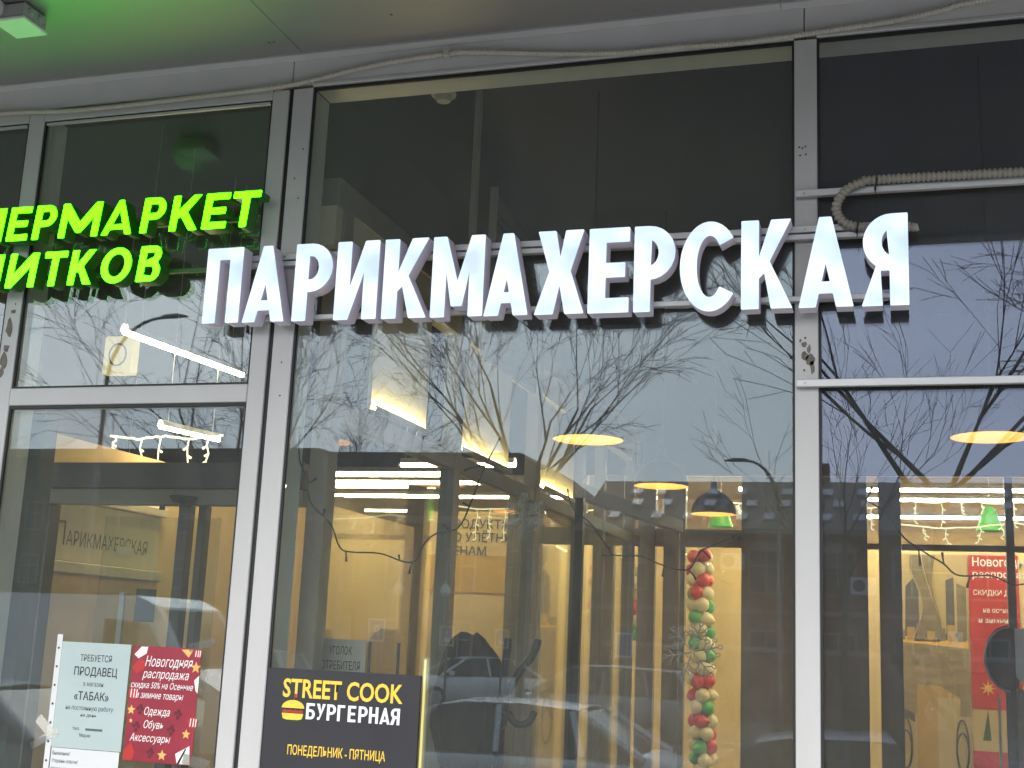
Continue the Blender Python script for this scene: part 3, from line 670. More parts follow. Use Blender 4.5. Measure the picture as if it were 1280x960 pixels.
for i, (a, b, c, d, ang) in enumerate([(-3.42, -3.34, 1.60, 1.64, 40), (-2.72, -2.60, 1.50, 1.54, 10), (-3.44, -3.30, 1.55, 1.58, -30), (-2.74, -2.62, 1.955, 1.985, -15)]):
    put('clear_tape', MB().box(-(b - a) / 2, (b - a) / 2, -0.0003, 0.0003, -(d - c) / 2, (d - c) / 2).mesh('clear_tape', M_TAPECLEAR), None, loc=((a + b) / 2, PY - 0.0024, (c + d) / 2), rot=(0, R(ang), 0),
        label=['short clear tape strip left of the job notice', 'clear tape at the lower right corner of the crimson poster', 'longer clear tape strip left of the job notice', 'clear tape at the upper right corner of the crimson poster'][i], cat='tape')

bd = thing('sign_board', 'charcoal burger bar board with yellow and white lettering', 'sign board', (-2.05, 0.01, 0.85))
box('panel', (-2.372, -1.732, 0.004, 0.0178, 0.85, 1.897), M_BOARD, bd, 0.002)
text('STREET COOK', -2.300, 0.0032, 1.792, 0.500, 0.070, M_YELLOWINK, bd, bold=0.022)
for i, c in enumerate('БУРГЕРНАЯ'):
    xx = -2.195 + i * 0.0437; gw_ = {'Г': 0.031, 'Е': 0.033, 'А': 0.042}.get(c, 0.0375)
    put('lettering', curve_mesh('lettering', [[(x * 0.060, y * 0.060) for x, y in p] for p in glyph(c, gw_ / 0.060, 0.19)], 0.0004, 'BOTH', M_WHITEINK), bd, loc=(xx, 0.0032, 1.712), rot=FACE)
text('ПОНЕДЕЛЬНИК - ПЯТНИЦА', -2.262, 0.0032, 1.578, 0.405, 0.036, M_YELLOWINK, bd, bold=0.010)
# burger emblem
bcx, bz = -2.252, 1.722
top = [(bcx + 0.048 * math.cos(R(a)), bz + 0.028 + 0.030 * math.sin(R(a))) for a in range(0, 181, 15)]
flat('emblem_bun', top, 0.0035, M_YELLOWINK, bd)
flat('emblem_bun', [(bcx - 0.046, bz + 0.008), (bcx + 0.046, bz + 0.008), (bcx + 0.040, bz - 0.012), (bcx + 0.025, bz - 0.016), (bcx - 0.025, bz - 0.016), (bcx - 0.040, bz - 0.012)], 0.0035, M_YELLOWINK, bd)
flat('emblem_filling', [(bcx - 0.044, bz + 0.011)] + [(bcx - 0.044 + 0.011 * i, bz + 0.018 + (0.004 if i % 2 else 0)) for i in range(9)] + [(bcx + 0.044, bz + 0.011)], 0.0033, M_RED2, bd)
flat('emblem_flag', [(bcx + 0.002, bz + 0.060), (bcx + 0.004, bz + 0.060), (bcx + 0.004, bz + 0.068), (bcx + 0.013, bz + 0.068), (bcx + 0.013, bz + 0.082), (bcx + 0.002, bz + 0.082)], 0.0035, M_RED2, bd)
led = thing('led_tube', 'thin glowing yellow tube standing behind the glass beside the burger board', 'light', (-1.75, 0.09, 0.85))
mb = MB(); mb.tube([(-1.750, 0.09, 0.85), (-1.750, 0.09, 1.955)], 0.005, 8); build('tube', mb, M_LEDY, led)
box('channel', (-1.762, -1.738, 0.098, 0.112, 0.85, 1.96), M_RAIL, led)

# ------------------------------------------------------------------ decorations on the inside of the glass
M_WIRE = mat('dark_string_wire', (0.020, 0.018, 0.016), 0.7)
def garland(pts, label, spurs):
    P = smooth_path([(x, 0.12, z) for x, z in pts], 5)
    mb = MB(); mb.tube(P, 0.0032, 6)
    t = thing('string_light_wire', label, 'string light', (pts[len(pts) // 2][0], 0.12, pts[len(pts) // 2][1]))
    build('wire', mb, M_WIRE, t)
    for i, (fr, dx, dz) in enumerate(spurs):
        p = P[int(fr * (len(P) - 1))]
        s = MB(); s.tube([p, p + Vector((dx * 0.6, 0.004, dz * 0.5)), p + Vector((dx, 0.006, dz))], [0.003, 0.0032, 0.0055], 6); build('unlit_bulb', s, M_WIRE, t)
garland([(-2.384, 2.87), (-2.374, 2.80), (-2.361, 2.72), (-2.324, 2.656), (-2.317, 2.61), (-2.29, 2.544), (-2.205, 2.471), (-2.156, 2.378), (-2.102, 2.36), (-1.98, 2.357), (-1.876, 2.327), (-1.825, 2.335), (-1.795, 2.398), (-1.747, 2.44), (-1.655, 2.466), (-1.605, 2.574), (-1.567, 2.684), (-1.501, 2.821)],
        'dark unlit light string looping across the left part of the middle window', [(0.04, 0.03, 0.01), (0.20, 0.035, 0.02), (0.33, 0.0, 0.03), (0.45, 0.002, -0.04), (0.58, -0.008, 0.022), (0.63, -0.012, -0.045), (0.80, -0.03, 0.03), (0.88, -0.03, 0.012), (0.96, -0.09, -0.02)])
garland([(-1.22, 2.62), (-1.203, 2.562), (-1.176, 2.526), (-1.125, 2.49), (-1.054, 2.398), (-1.029, 2.371), (-0.931, 2.37), (-0.84, 2.337), (-0.751, 2.325), (-0.708, 2.39), (-0.664, 2.414), (-0.582, 2.451)],
        'dark unlit light string in the right part of the middle window', [(0.35, 0.02, -0.02), (0.46, -0.05, 0.0), (0.64, -0.006, -0.04), (0.73, 0.03, -0.035), (0.85, 0.03, -0.03), (0.99, 0.03, -0.01)])
garland([(-0.116, 2.587), (-0.043, 2.537), (0.01, 2.456), (0.089, 2.399), (0.141, 2.367), (0.187, 2.329), (0.296, 2.33), (0.397, 2.305), (0.6, 2.42), (0.8, 2.60)],
        'dark unlit light string across the right window', [(0.02, 0.02, 0.05), (0.30, 0.004, -0.06), (0.46, -0.005, 0.04), (0.60, -0.012, -0.04), (0.8, 0.02, 0.04)])
M_FLAKE = mat('silver_glitter_foil', (0.20, 0.195, 0.17), 0.5, 0.2, 0.25, 60)
def flake_curvy(cx, cz, r, y, label, style):
    t = thing('snowflake_decoration', label, 'snowflake', (cx, y, cz))
    for k in range(6):
        a = R(60 * k + (30 if style == 0 else 12)); mb = MB()
        def P(u, v): return (cx + (u * math.cos(a) - v * math.sin(a)) * r, y, cz + (u * math.sin(a) + v * math.cos(a)) * r)
        if style == 0:
            mb.tube([P(0.16, 0), P(1.0, 0)], 0.0019, 5)
            for i in range(6):
                u = 0.28 + i * 0.125; ln = 0.30 - i * 0.030
                for sg in (-1, 1): mb.tube([P(u, 0), P(u + ln * 0.45, sg * ln * 0.55), P(u + ln * 0.95, sg * ln * 0.95)], 0.0019, 5)
            mb.tube([P(0.16 + 0.09 * math.cos(q), 0.09 * math.sin(q)) for q in [i * math.pi / 5 for i in range(11)]], 0.0019, 5)
        else:
            mb.tube([P(0.05, 0), P(0.86, 0)], 0.0026, 5)
            for u, ln in ((0.36, 0.22), (0.60, 0.22)):
                for sg in (-1, 1):
                    mb.tube([P(u, 0), P(u + ln * 0.6, sg * ln * 0.75)], 0.0024, 5)
                    c0 = (u + ln * 0.86, sg * ln * 1.05)
                    mb.tube([P(c0[0] + 0.075 * math.cos(q), c0[1] + 0.055 * math.sin(q)) for q in [i * math.pi / 5 for i in range(11)]], 0.0019, 5)
            mb.tube([P(0.92 + 0.075 * math.cos(q), 0.06 * math.sin(q)) for q in [i * math.pi / 5 for i in range(11)]], 0.0024, 5)
        build('arm', mb, M_FLAKE, t)
flake_curvy(-1.372, 2.508, 0.088, 0.06, 'feathered silver snowflake hung in the middle window', 0)
flake_curvy(-0.722, 2.030, 0.112, 0.06, 'silver snowflake with looped tips in front of the balloon column', 1)

# ------------------------------------------------------------------ interior shell
box('floor', (-8.0, 4.2, 0.15, 16.2, -0.3, 0.0), M_TILE, kind='structure')
box('ceiling', (-8.0, 4.2, 0.18, 6.99, 5.05, 5.2), M_CEIL, kind='structure')
box('ceiling', (-8.0, 4.2, 7.0, 16.2, 4.42, 4.6), M_PLASTER, kind='structure')
box('bulkhead_wall', (-8.0, 4.2, 6.90, 6.995, 3.60, 5.05), M_CEIL, kind='structure')
box('wall_left', (-8.1, -8.0, 0.18, 16.2, 0, 5.2), M_BROWNFRAME, kind='structure')
box('wall_right', (4.05, 4.2, 0.18, 16.2, 0, 5.2), M_PLASTER, kind='structure')
box('wall_back', (-8.0, 4.05, 16.0, 16.2, 0, 4.42), M_YELLOW, kind='structure')
# steel posts and grille panel high up in the dark
tp = thing('ceiling_hanger', 'thin grey post hanging in the dark ceiling void', 'post', (-1.35, 1.2, 3.6))
hm = MB(); hm.bbox(-1.86, -1.83, 0.62, 0.65, 3.30, 5.05, 0.003); build('post', hm, M_BROWNFRAME, tp)
gp = thing('vent_grille', 'grey perforated panel standing in the dark ceiling void', 'grille', (-1.75, 1.1, 3.3))
M_GRILLE = mat('perforated_panel', (0.10, 0.10, 0.095), 0.7, 0, 0.25, 160)
gm = MB(); gm.prism_x([(0.80, 3.30), (1.60, 3.30), (1.60, 4.02), (0.80, 4.12)], -1.815, -1.795); build('panel', gm, M_GRILLE, gp)
gm = MB()
for i in range(16):
    z = 3.33 + i * 0.045; gm.box(-1.794, -1.786, 0.83, 1.57, z, z + 0.012)
build('slats', gm, M_GRILLE, gp)
ge = MB(); ge.box(-1.82, -1.785, 0.785, 0.80, 3.30, 4.13); build('edge_frame', ge, M_BROWNFRAME, gp)
sm = thing('smoke_detector', 'white smoke detector near the window head inside', 'detector', (-1.90, 0.30, 4.40))
mb = MB(); mb.lathe([(0.0, -0.045), (0.03, -0.042), (0.045, -0.02), (0.055, -0.015), (0.055, 0.0)], 18, (-1.90, 0.32, 4.405)); build('body', mb, M_PLASTIC_G, sm)
mb = MB(); mb.tube([(-1.90, 0.32, 4.405), (-1.90, 0.32, 5.05)], 0.012, 8); build('drop_rod', mb, M_CEIL, sm)

# glazed partition running in from the shop front
part = thing('glass_partition', 'tall glazed partition running back from the front window', 'partition', (-2.34, 4, 0))
XP = -2.30
box('top_beam', (XP - 0.10, XP, 0.18, 6.88, 3.86, 3.985), M_BROWNFRAME, part, 0.004)
box('beam_face', (XP - 0.09, XP - 0.01, 0.18, 6.88, 3.68, 3.858), M_PLASTER, part)
box('rail', (XP - 0.07, XP, 0.33, 6.88, 2.93, 3.02), M_BROWNFRAME, part, 0.004)
PY_ = [0.24, 1.80, 3.38, 4.64, 5.36, 6.55]
for i, y in enumerate(PY_):
    box('post', (XP - 0.08, XP + 0.004, y, y + (0.10 if i else 0.095), 0.0, 3.86), M_BROWNFRAME if i != 3 else M_DARKFRAME, part, 0.003)
for a, b in zip(PY_[:-1], PY_[1:]):
    box('pane', (XP - 0.045, XP - 0.035, a + 0.102, b - 0.002, 0.05, 2.928), M_GLASS_IN, part)
# boards standing in for lit panes, LED strips added for their bright lower edge
for y0, y1 in ((0.72, 1.43), (1.93, 2.86), (3.6, 4.5)):
    box('infill_board', (XP - 0.05, XP - 0.03, y0, y1, 3.065, 3.66), M_PLASTER, part)
    box('added_led_strip', (XP - 0.015, XP - 0.008, y0, y1, 3.058, 3.066), M_ADDED_LED, part)
    lip = MB(); lip.box(XP - 0.029, XP - 0.006, y0, y1, 3.050, 3.056).box(XP - 0.0055, XP + 0.0, y0, y1, 3.050, 3.076); build('added_led_lip', lip, M_BROWNFRAME, part)

# sloping glazed screen head between partition and back wall
sh = thing('screen_head', 'beige timber beam over the angled inner doorway', 'beam', (-2.0, 5.1, 2.98))
bmv = MB(); d = Vector((-1.86 + 2.13, 6.4 - 3.9, 0)).normalized(); nn = Vector((d.y, -d.x, 0)) * 0.04
p0, p1 = Vector((-2.13, 3.9, 0)), Vector((-1.86, 6.4, 0))
bmv.add([p0 + nn + Vector((0, 0, 3.02)), p1 + nn + Vector((0, 0, 3.02)), p1 - nn + Vector((0, 0, 3.02)), p0 - nn + Vector((0, 0, 3.02)), p0 + nn + Vector((0, 0, 3.12)), p1 + nn + Vector((0, 0, 3.12)), p1 - nn + Vector((0, 0, 3.12)), p0 - nn + Vector((0, 0, 3.12))], [(0, 1, 2, 3), (4, 5, 6, 7), (0, 1, 5, 4), (1, 2, 6, 5), (2, 3, 7, 6), (3, 0, 4, 7)])
build('beam', bmv, mat('beige_timber', (0.34, 0.28, 0.19), 0.7, 0, 0.15, 4), sh)
bp_ = MB(); bp_.bbox(-2.15, -2.09, 3.86, 3.92, 0.0, 3.02, 0.003); build('post', bp_, M_BLACK, sh)
bp_ = MB(); bp_.bbox(-1.89, -1.85, 6.38, 6.44, 0.0, 3.02, 0.003); build('post', bp_, M_BROWNFRAME, sh)

# back wall of the salon: dark framed screen with lit openings
bw = thing('framed_screen', 'brown grey framed glazed screen dividing salon and lit hall', 'screen', (-1, 7.05, 0))
def bwall(x0, x1, z0, z1, m=M_BROWNFRAME, y0=7.0, y1=7.10): box('panel', (x0, x1, y0, y1, z0, z1), m, bw, 0.003)
cols = [(-3.62, -3.26), (-3.02, -2.85), (-2.68, -2.48), (-2.34, -2.18), (-2.10, -1.90), (-1.386, -0.285), (-0.189, 0.001), (0.86, 0.925), (2.6, 2.7), (3.5, 4.04)]
for a, b in cols: bwall(a, b, 0, 3.598)
for (a0, a), (b, b1) in zip(cols[:-1], cols[1:]):
    rl = 2.945 if a < -1.2 else 2.955
    box('rail', (a + 0.001, b - 0.001, 7.005, 7.095, rl, 3.105 if a < -1.2 else 3.005), M_BROWNFRAME, bw, 0.003)
    box('pane', (a + 0.002, b - 0.002, 7.045, 7.055, 0.02, rl - 0.002), M_GLASS_IN, bw)
    box('pane', (a + 0.002, b - 0.002, 7.045, 7.055, (3.107 if a < -1.2 else 3.007), 3.596), M_GLASS_IN, bw)
hw = box('hall_wall', (-4.6, 4.04, 12.6, 12.7, 0.0, 3.45), mat('hall_cream_wall', (0.78, 0.57, 0.29), 0.8, 0, 0.05, 1.5), None, kind='structure')

# ------------------------------------------------------------------ lights inside
def strip(p0, p1, label, w=0.026, m=M_STRIP, hang=4.42):
    t = thing('strip_light', label, 'strip light', tuple((Vector(p0) + Vector(p1)) / 2), group='warm ceiling strip lights')
    mb = MB(); mb.tube([p0, p1], w, 8); build('tube', mb, m, t)
    mb = MB(); q = Vector((0, 0, w + 0.008)); hv = (Vector((0, 1, 0)) if abs(p1[0] - p0[0]) > abs(p1[1] - p0[1]) else Vector((1, 0, 0))) * w * (3.2 if w > 0.02 else 1.7); up_ = Vector((0, 0, 0.02)); lo_ = Vector((0, 0, -w * 1.1))
    A_, B_ = Vector(p0) + q, Vector(p1) + q
    mb.add([A_ - hv + lo_, A_ + hv + lo_, A_ + hv * 0.5 + up_, A_ - hv * 0.5 + up_, B_ - hv + lo_, B_ + hv + lo_, B_ + hv * 0.5 + up_, B_ - hv * 0.5 + up_], [(1, 2, 6, 5), (2, 3, 7, 6), (3, 0, 4, 7)]); build('housing', mb, M_PLASTIC_W, t)
    wr = MB()
    for u in (0.12, 0.88):
        p = Vector(p0).lerp(Vector(p1), u); wr.tube([p + q, (p.x, p.y, hang)], 0.003, 5)
    build('hanging_wire', wr, M_RAIL, t)
for y, z, nm in ((9.3, 4.0, 'nearest'), (11.0, 3.98, 'second'), (12.0, 3.98, 'third'), (14.1, 3.98, 'farthest')):
    strip((-1.9, y, z), (3.6, y, z), nm + ' long strip light of the lit hall behind the salon')
for y, z, nm in ((5.6, 3.42, 'nearest'), (8.5, 3.72, 'middle'), (11.4, 3.9, 'farthest')):
    strip((-7.4, y, z), (-3.7, y, z), nm + ' long strip light in the left hall')
strip((-4.3, 1.57, 3.70), (-4.3, 2.95, 3.74), 'slanting strip light behind the upper left glass', 0.018, M_STRIP_NEAR, hang=5.05)
strip((-4.3, 2.03, 3.22), (-4.3, 2.72, 3.25), 'short strip light above the small salon sign', 0.013, M_STRIP_NEAR, hang=5.05)
strip((-3.6, 4.2, 3.30), (-2.7, 4.2, 3.30), 'short strip light behind the glazed partition', 0.02, hang=5.05)

def pendant(x, y, z, d, cordtop, label):
    t = thing('pendant_lamp', label, 'pendant lamp', (x, y, z), 'dome pendant lamps in the salon', worldspace=False)
    r = d / 2
    prof = [(r, 0.0), (r * 0.985, 0.035), (r * 0.90, 0.085), (r * 0.74, 0.128), (r * 0.50, 0.165), (r * 0.28, 0.185), (r * 0.17, 0.21), (r * 0.13, 0.25), (r * 0.13, 0.275), (0.004, 0.278)]
    mb = MB(); mb.lathe(prof, 32); build('shade', mb, M_SHADE_OUT, t, True)
    mb = MB(); mb.lathe([(r * 0.992, 0.0015), (r * 0.97, 0.034), (r * 0.885, 0.083), (r * 0.725, 0.124), (r * 0.48, 0.160), (r * 0.2, 0.180), (0.002, 0.184)], 32); build('shade_lining', mb, M_SHADE_IN, t, True)
    mb = MB(); mb.lathe([(0.001, 0.055), (0.022, 0.062), (0.030, 0.085), (0.024, 0.11), (0.014, 0.135), (0.013, 0.175)], 14); build('bulb', mb, M_BULB, t, True)
    mb = MB(); mb.tube([(0, 0, 0.27), (0.004, 0, (cordtop - z) * 0.5), (0, 0, cordtop - z)], 0.004, 6); build('cord', mb, M_BLACK, t)
pendant(-1.56, 1.8, 3.085, 0.372, 5.05, 'nearest dome pendant lamp in the middle window')
pendant(-1.54, 3.8, 3.095, 0.37, 5.05, 'second dome pendant lamp, half dark, in the middle window')
pendant(-1.47, 5.8, 3.118, 0.37, 5.05, 'farthest dome pendant lamp whose whole black shade shows')
pendant(0.42, 1.8, 3.087, 0.372, 5.05, 'dome pendant lamp in the right window')

# icicle fairy lights: cords with short drops
def icicle(x0, x1, y, z, sag, n, seed, label):
    rr = random.Random(seed)
    t = thing('fairy_lights', label, 'fairy lights', ((x0 + x1) / 2, y, z))
    P = [(x0 + (x1 - x0) * i / 24, y, z - sag * abs(math.sin(math.pi * 2 * i / 24)) + rr.uniform(-.006, .006)) for i in range(25)]
    mb = MB(); mb.tube(P, 0.008, 5); build('cord', mb, M_FAIRY, t)
    for i in range(n):
        u = (i + 0.5 + rr.uniform(-.3, .3)) / n; j = int(u * 24); p = Vector(P[j]); ln = rr.uniform(0.10, 0.34); pts = [p]
        k = 4
        for q in range(1, k + 1): pts.append(Vector((p.x + rr.uniform(-.02, .02), y, p.z - ln * q / k)))
        s = MB(); s.tube(pts, 0.005, 5)
        for q in pts[1:]:
            a = rr.choice((-1, 1)); s.tube([q, q + Vector((0.028 * a, 0, -0.018))], [0.005, 0.009], 5)
        build('drop', s, M_FAIRY, t)
icicle(-1.9, 0.0, 10.4, 3.74, 0.05, 9, 1, 'icicle lights behind the farthest pendant lamp')
icicle(0.0, 1.3, 10.2, 3.78, 0.05, 5, 2, 'upper icicle light cord in the right window')
icicle(-0.2, 2.4, 9.2, 3.42, 0.06, 9, 3, 'lower icicle light cord in the right window')
icicle(-4.6, -2.7, 8.0, 3.42, 0.05, 9, 4, 'icicle lights seen through the glazed partition')
icicle(-5.05, -4.2, 2.6, 3.26, 0.02, 5, 5, 'icicle lights under the short strip light on the left')
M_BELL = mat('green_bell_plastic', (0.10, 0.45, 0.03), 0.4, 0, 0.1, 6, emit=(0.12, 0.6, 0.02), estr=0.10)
for x, lab in ((0.93, 'green bell decoration under the strip lights in the right window'), (-2.0, 'green bell decoration behind the farthest pendant lamp')):
    t = thing('bell_decoration', lab, 'bell', (x, 10.1, 3.45), 'green bell decorations')
    mb = MB(); mb.lathe([(0.145, 0.0), (0.138, 0.03), (0.11, 0.10), (0.085, 0.18), (0.06, 0.24), (0.03, 0.27), (0.003, 0.275)], 20, (x, 10.1, 3.42)); build('bell', mb, M_BELL, t, True)
    mb = MB(); mb.tube([(x, 10.1, 3.69), (x, 10.1, 4.42)], 0.004, 5); build('thread', mb, M_RAIL, t)

# ------------------------------------------------------------------ things in the salon
M_BAL = {'cream': mat('cream_balloon', (0.82, 0.72, 0.52), 0.35, 0, 0.04, 3), 'red': mat('red_balloon', (0.66, 0.06, 0.06), 0.3, 0, 0.05, 3), 'green': mat('green_balloon', (0.10, 0.42, 0.13), 0.3, 0, 0.05, 3)}
def balloon_mesh(m):
    mb = MB(); n = 12; prof = [(0.004, -0.116), (0.014, -0.105), (0.036, -0.090), (0.068, -0.055), (0.087, 0.0), (0.081, 0.041), (0.055, 0.072), (0.025, 0.087), (0.003, 0.090)]
    mb.lathe(prof, 16); return mb.mesh('balloon', m, True)
BM = {k: balloon_mesh(m) for k, m in M_BAL.items()}
def balloons(label, x, y, zs, seed, lean=0.0):
    rr = random.Random(seed); t = thing('balloon_column', label, 'balloons', (x, y, zs[0]))
    seq = ['cream', 'red', 'cream', 'red', 'cream', 'green', 'green', 'cream', 'green', 'cream', 'cream', 'red']
    i = 0; z = zs[1]
    while z > zs[0]:
        cx = x + lean * (zs[1] - z)
        for s in range(4):
            a = R(45 + 90 * s + i * 38); c = seq[(i // 1 + s // 2) % len(seq)] if rr.random() < 0.75 else rr.choice(['cream', 'cream', 'green', 'cream'])
            put('balloon', BM[c], t, loc=(cx + math.cos(a) * 0.087, y + math.sin(a) * 0.087, z + rr.uniform(-.015, .015)), rot=(R(90) * math.sin(a), -R(90) * math.cos(a) * 0.9, rr.uniform(0, 6)))
        z -= 0.148; i += 1
balloons('balloon column in cream, red and green beside the yellow door', -2.345, 10.8, (0.2, 3.12), 2, 0.03)
balloons('balloon column seen through the gaps of the dark screen', -3.56, 10.8, (2.1, 2.95), 5, 0.0)
balloons('short balloon cluster left of the column, behind the dark posts', -3.085, 10.8, (2.1, 2.92), 8, 0.0)

cs = thing('coat_stand', 'black coat stand with curved hooks behind the middle window', 'coat stand', (-1.915, 1.6, 0))
def hook(pts, r=0.021): mb = MB(); mb.tube(smooth_path(pts, 6), r, 8); build('hook', mb, M_BLACK, cs, True)
CX, CY = -1.915, 1.6
mb = MB(); mb.lathe([(0.028, 0.02), (0.028, 1.66), (0.045, 1.66), (0.05, 1.72), (0.045, 1.82), (0.02, 1.84), (0.002, 1.845)], 14, (CX, CY, 0)); build('pole', mb, M_BLACK, cs, True)
mb = MB()
for k in range(4):
    a = R(45 + 90 * k); mb.tube(smooth_path([(CX, CY, 0.18), (CX + 0.14 * math.cos(a), CY + 0.14 * math.sin(a), 0.10), (CX + 0.26 * math.cos(a), CY + 0.26 * math.sin(a), 0.014)], 6), 0.016, 8)
build('foot', mb, M_BLACK, cs, True)
for sx, sy in ((0.9, 0.2), (0.35, -0.7), (-0.8, 0.3)):
    hook([(CX + sx * 0.03, CY + sy * 0.03, 1.78), (CX + sx * 0.09, CY + sy * 0.09, 1.88), (CX + sx * 0.16, CY + sy * 0.16, 1.97), (CX + sx * 0.19, CY + sy * 0.19, 2.05)])
    hook([(CX + sx * 0.03, CY + sy * 0.03, 1.70), (CX + sx * 0.09, CY + sy * 0.09, 1.635), (CX + sx * 0.155, CY + sy * 0.155, 1.65), (CX + sx * 0.185, CY + sy * 0.185, 1.70)], 0.019)
# coat: lofted hanging garment with collar, shoulders and folds
ct = MB(); rings = []
cX, cY = CX - 0.20, CY + 0.03
for z, hw, hd, sh_ in [(2.06, 0.045, 0.04, 0.0), (2.03, 0.085, 0.07, 0.0), (1.97, 0.125, 0.085, 0.005), (1.88, 0.15, 0.09, 0.01), (1.75, 0.16, 0.09, -0.005), (1.6, 0.15, 0.085, -0.02), (1.48, 0.12, 0.08, -0.01), (1.40, 0.10, 0.075, 0.0), (1.30, 0.11, 0.08, 0.02), (1.20, 0.09, 0.07, 0.03), (1.12, 0.05, 0.05, 0.02)]:
    rings.append([(cX + sh_ + hw * math.cos(2 * math.pi * k / 28) * (1 + 0.09 * math.sin(5 * 2 * math.pi * k / 28 + z * 3)), cY + hd * math.sin(2 * math.pi * k / 28) * (1 + 0.14 * math.sin(7 * 2 * math.pi * k / 28 + z * 2)), z + 0.012 * math.sin(3 * 2 * math.pi * k / 28)) for k in range(28)])
vs = [p for r_ in rings for p in r_]; fs = []
for i in range(len(rings) - 1):
    for k in range(28): fs.append((i * 28 + k, i * 28 + (k + 1) % 28, (i + 1) * 28 + (k + 1) % 28, (i + 1) * 28 + k))
fs += [tuple(range(28)), tuple(range((len(rings) - 1) * 28, len(rings) * 28))]
ct.add(vs, fs)
coat = thing('coat', 'black jacket hanging on the left hook of the coat stand', 'coat', (cX, cY, 1.1))
build('body', ct, M_CLOTH, coat, True)
sl = MB(); sl.tube(smooth_path([(cX + 0.10, cY - 0.03, 1.97), (cX + 0.17, cY - 0.04, 1.86), (cX + 0.165, cY - 0.05, 1.62), (cX + 0.13, cY - 0.05, 1.42)], 5), [0.05] * 6 + [0.045] * 5 + [0.04] * 5, 12); build('sleeve', sl, M_CLOTH, coat, True)

# small notices inside
ug = thing('notice', 'pale grey consumer corner notice standing inside above the burger board', 'notice', (-2.2, 0.42, 1.85))
box('sheet', (-2.385, -2.145, 0.42, 0.424, 1.78, 2.015), mat('grey_laminated_sheet', (0.34, 0.33, 0.32), 0.4), ug)
text('УГОЛОК', -2.312, 0.4185, 1.952, 0.105, 0.034, M_INK, ug)
text('ПОТРЕБИТЕЛЯ', -2.362, 0.4185, 1.890, 0.195, 0.036, M_INK, ug)
for x in (-2.13, -2.00):
    box('pole', (x - 0.005, x + 0.005, 0.42, 0.43, 0.9, 2.01), M_BLACK, None, label='thin black upright left of the yellow tube, nearer the notice' if x < -2.1 else 'thin black upright between notice and yellow tube', cat='upright')

pw = thing('shop_banner', 'orange shop banner with dark slogan behind the glazed partition', 'banner', (0, 5.23, 2.05))
box('panel', (-3.75, -2.75, 5.20, 5.23, 0.4, 3.06), M_YELLOW, pw)
box('band', (-3.75, -2.75, 5.185, 5.199, 2.40, 2.70), M_ORANGE, pw)
for s, x, z, w in [('ПРОДУКТЫ', -3.60, 2.92, 0.56), ('ПО УЛЁТНЫМ', -3.60, 2.81, 0.68), ('ЦЕНАМ', -3.60, 2.70, 0.36)]:
    text(s, x, 5.183, z, w, 0.075, M_INKGREY, pw, bold=0.012)

pw.location = (0.0, 9.6, 2.05); pw.scale = (1.44, 1.44, 1.44)
# left bay: salon name on the side wall, header and posts
lw_ = thing('salon_sign_wall', 'cream wall with small dark serif salon name behind the left glass', 'wall sign', (-4.52, 2, 0))
box('wall', (-4.62, -4.5, 1.28, 6.8, 0.0, 3.06), M_YELLOW, lw_)
box('sign_panel', (-4.4995, -4.485, 1.30, 2.42, 2.37, 2.70), M_PLASTER, lw_)
box('cornice', (-4.4995, -4.455, 1.29, 2.46, 2.702, 2.76), M_PLASTER, lw_, 0.006)
box('cornice', (-4.4995, -4.46, 1.29, 2.46, 2.30, 2.365), M_PLASTER, lw_, 0.006)
text('П', -4.4835, 1.40, 2.455, 0.085, 0.135, M_INKGREY, lw_, rot=(R(90), 0, R(90)))
text('АРИКМАХЕРСКАЯ', -4.4835, 1.50, 2.455, 0.80, 0.085, M_INKGREY, lw_, rot=(R(90), 0, R(90)))
box('paper_tag', (-4.484, -4.482, 1.98, 2.14, 2.44, 2.49), M_PAPER, lw_)
hd = thing('door_frame', 'dark inner door frame behind the left glass', 'door frame', (-3.6, 0.95, 0))
box('header', (-4.5, -2.72, 0.86, 0.94, 2.70, 2.83), M_DARKFRAME, hd, 0.004)
box('header_rail', (-4.5, -2.72, 0.87, 0.93, 2.62, 2.699), M_BROWNFRAME, hd, 0.004)
box('post', (-3.385, -3.325, 0.87, 0.93, 0, 2.619), M_DARKFRAME, hd, 0.004)
box('post', (-3.275, -3.235, 0.87, 0.93, 0, 2.619), M_DARKFRAME, hd, 0.004)
mb = MB(); mb.lathe([(0.005, -0.04), (0.05, -0.03), (0.075, 0.0)], 16, (-3.355, 0.86, 2.66)); build('door_closer', mb, M_DARKFRAME, hd, True)
box('jamb_panel', (-4.45, -4.12, 0.86, 0.94, 0.0, 2.619), M_DARKFRAME, hd)
dj = thing('side_post', 'dark green grey post inside the left edge of the left glass', 'post', (-3.85, 0.25, 0))
box('post', (-3.98, -3.70, 0.20, 0.30, 0.0, 2.95), mat('green_grey_post', (0.085, 0.095, 0.085), 0.6, 0, 0.1, 4), dj)
bt = thing('hanging_tag', 'tiny dark bell hanging on a thread by the salon sign', 'tag', (-3.62, 1.6, 2.6))
mb = MB(); mb.tube([(-3.95, 1.6, 2.72), (-3.95, 1.6, 2.98)], 0.002, 5); build('thread', mb, M_WIRE, bt)
mb = MB(); mb.lathe([(0.018, 0.0), (0.015, 0.02), (0.006, 0.045), (0.001, 0.05)], 10, (-3.95, 1.6, 2.67)); build('bell', mb, M_BLACK, bt)
br_ = thing('light_box', 'small cream light box behind the upper left glass', 'light box', (-5.3, 3, 3.7))
box('box', (-5.47, -5.22, 3.0, 3.08, 3.78, 4.06), mat('cream_light_box', (0.6, 0.5, 0.3), 0.5, emit=(1.0, 0.75, 0.35), estr=0.22), br_, 0.01)
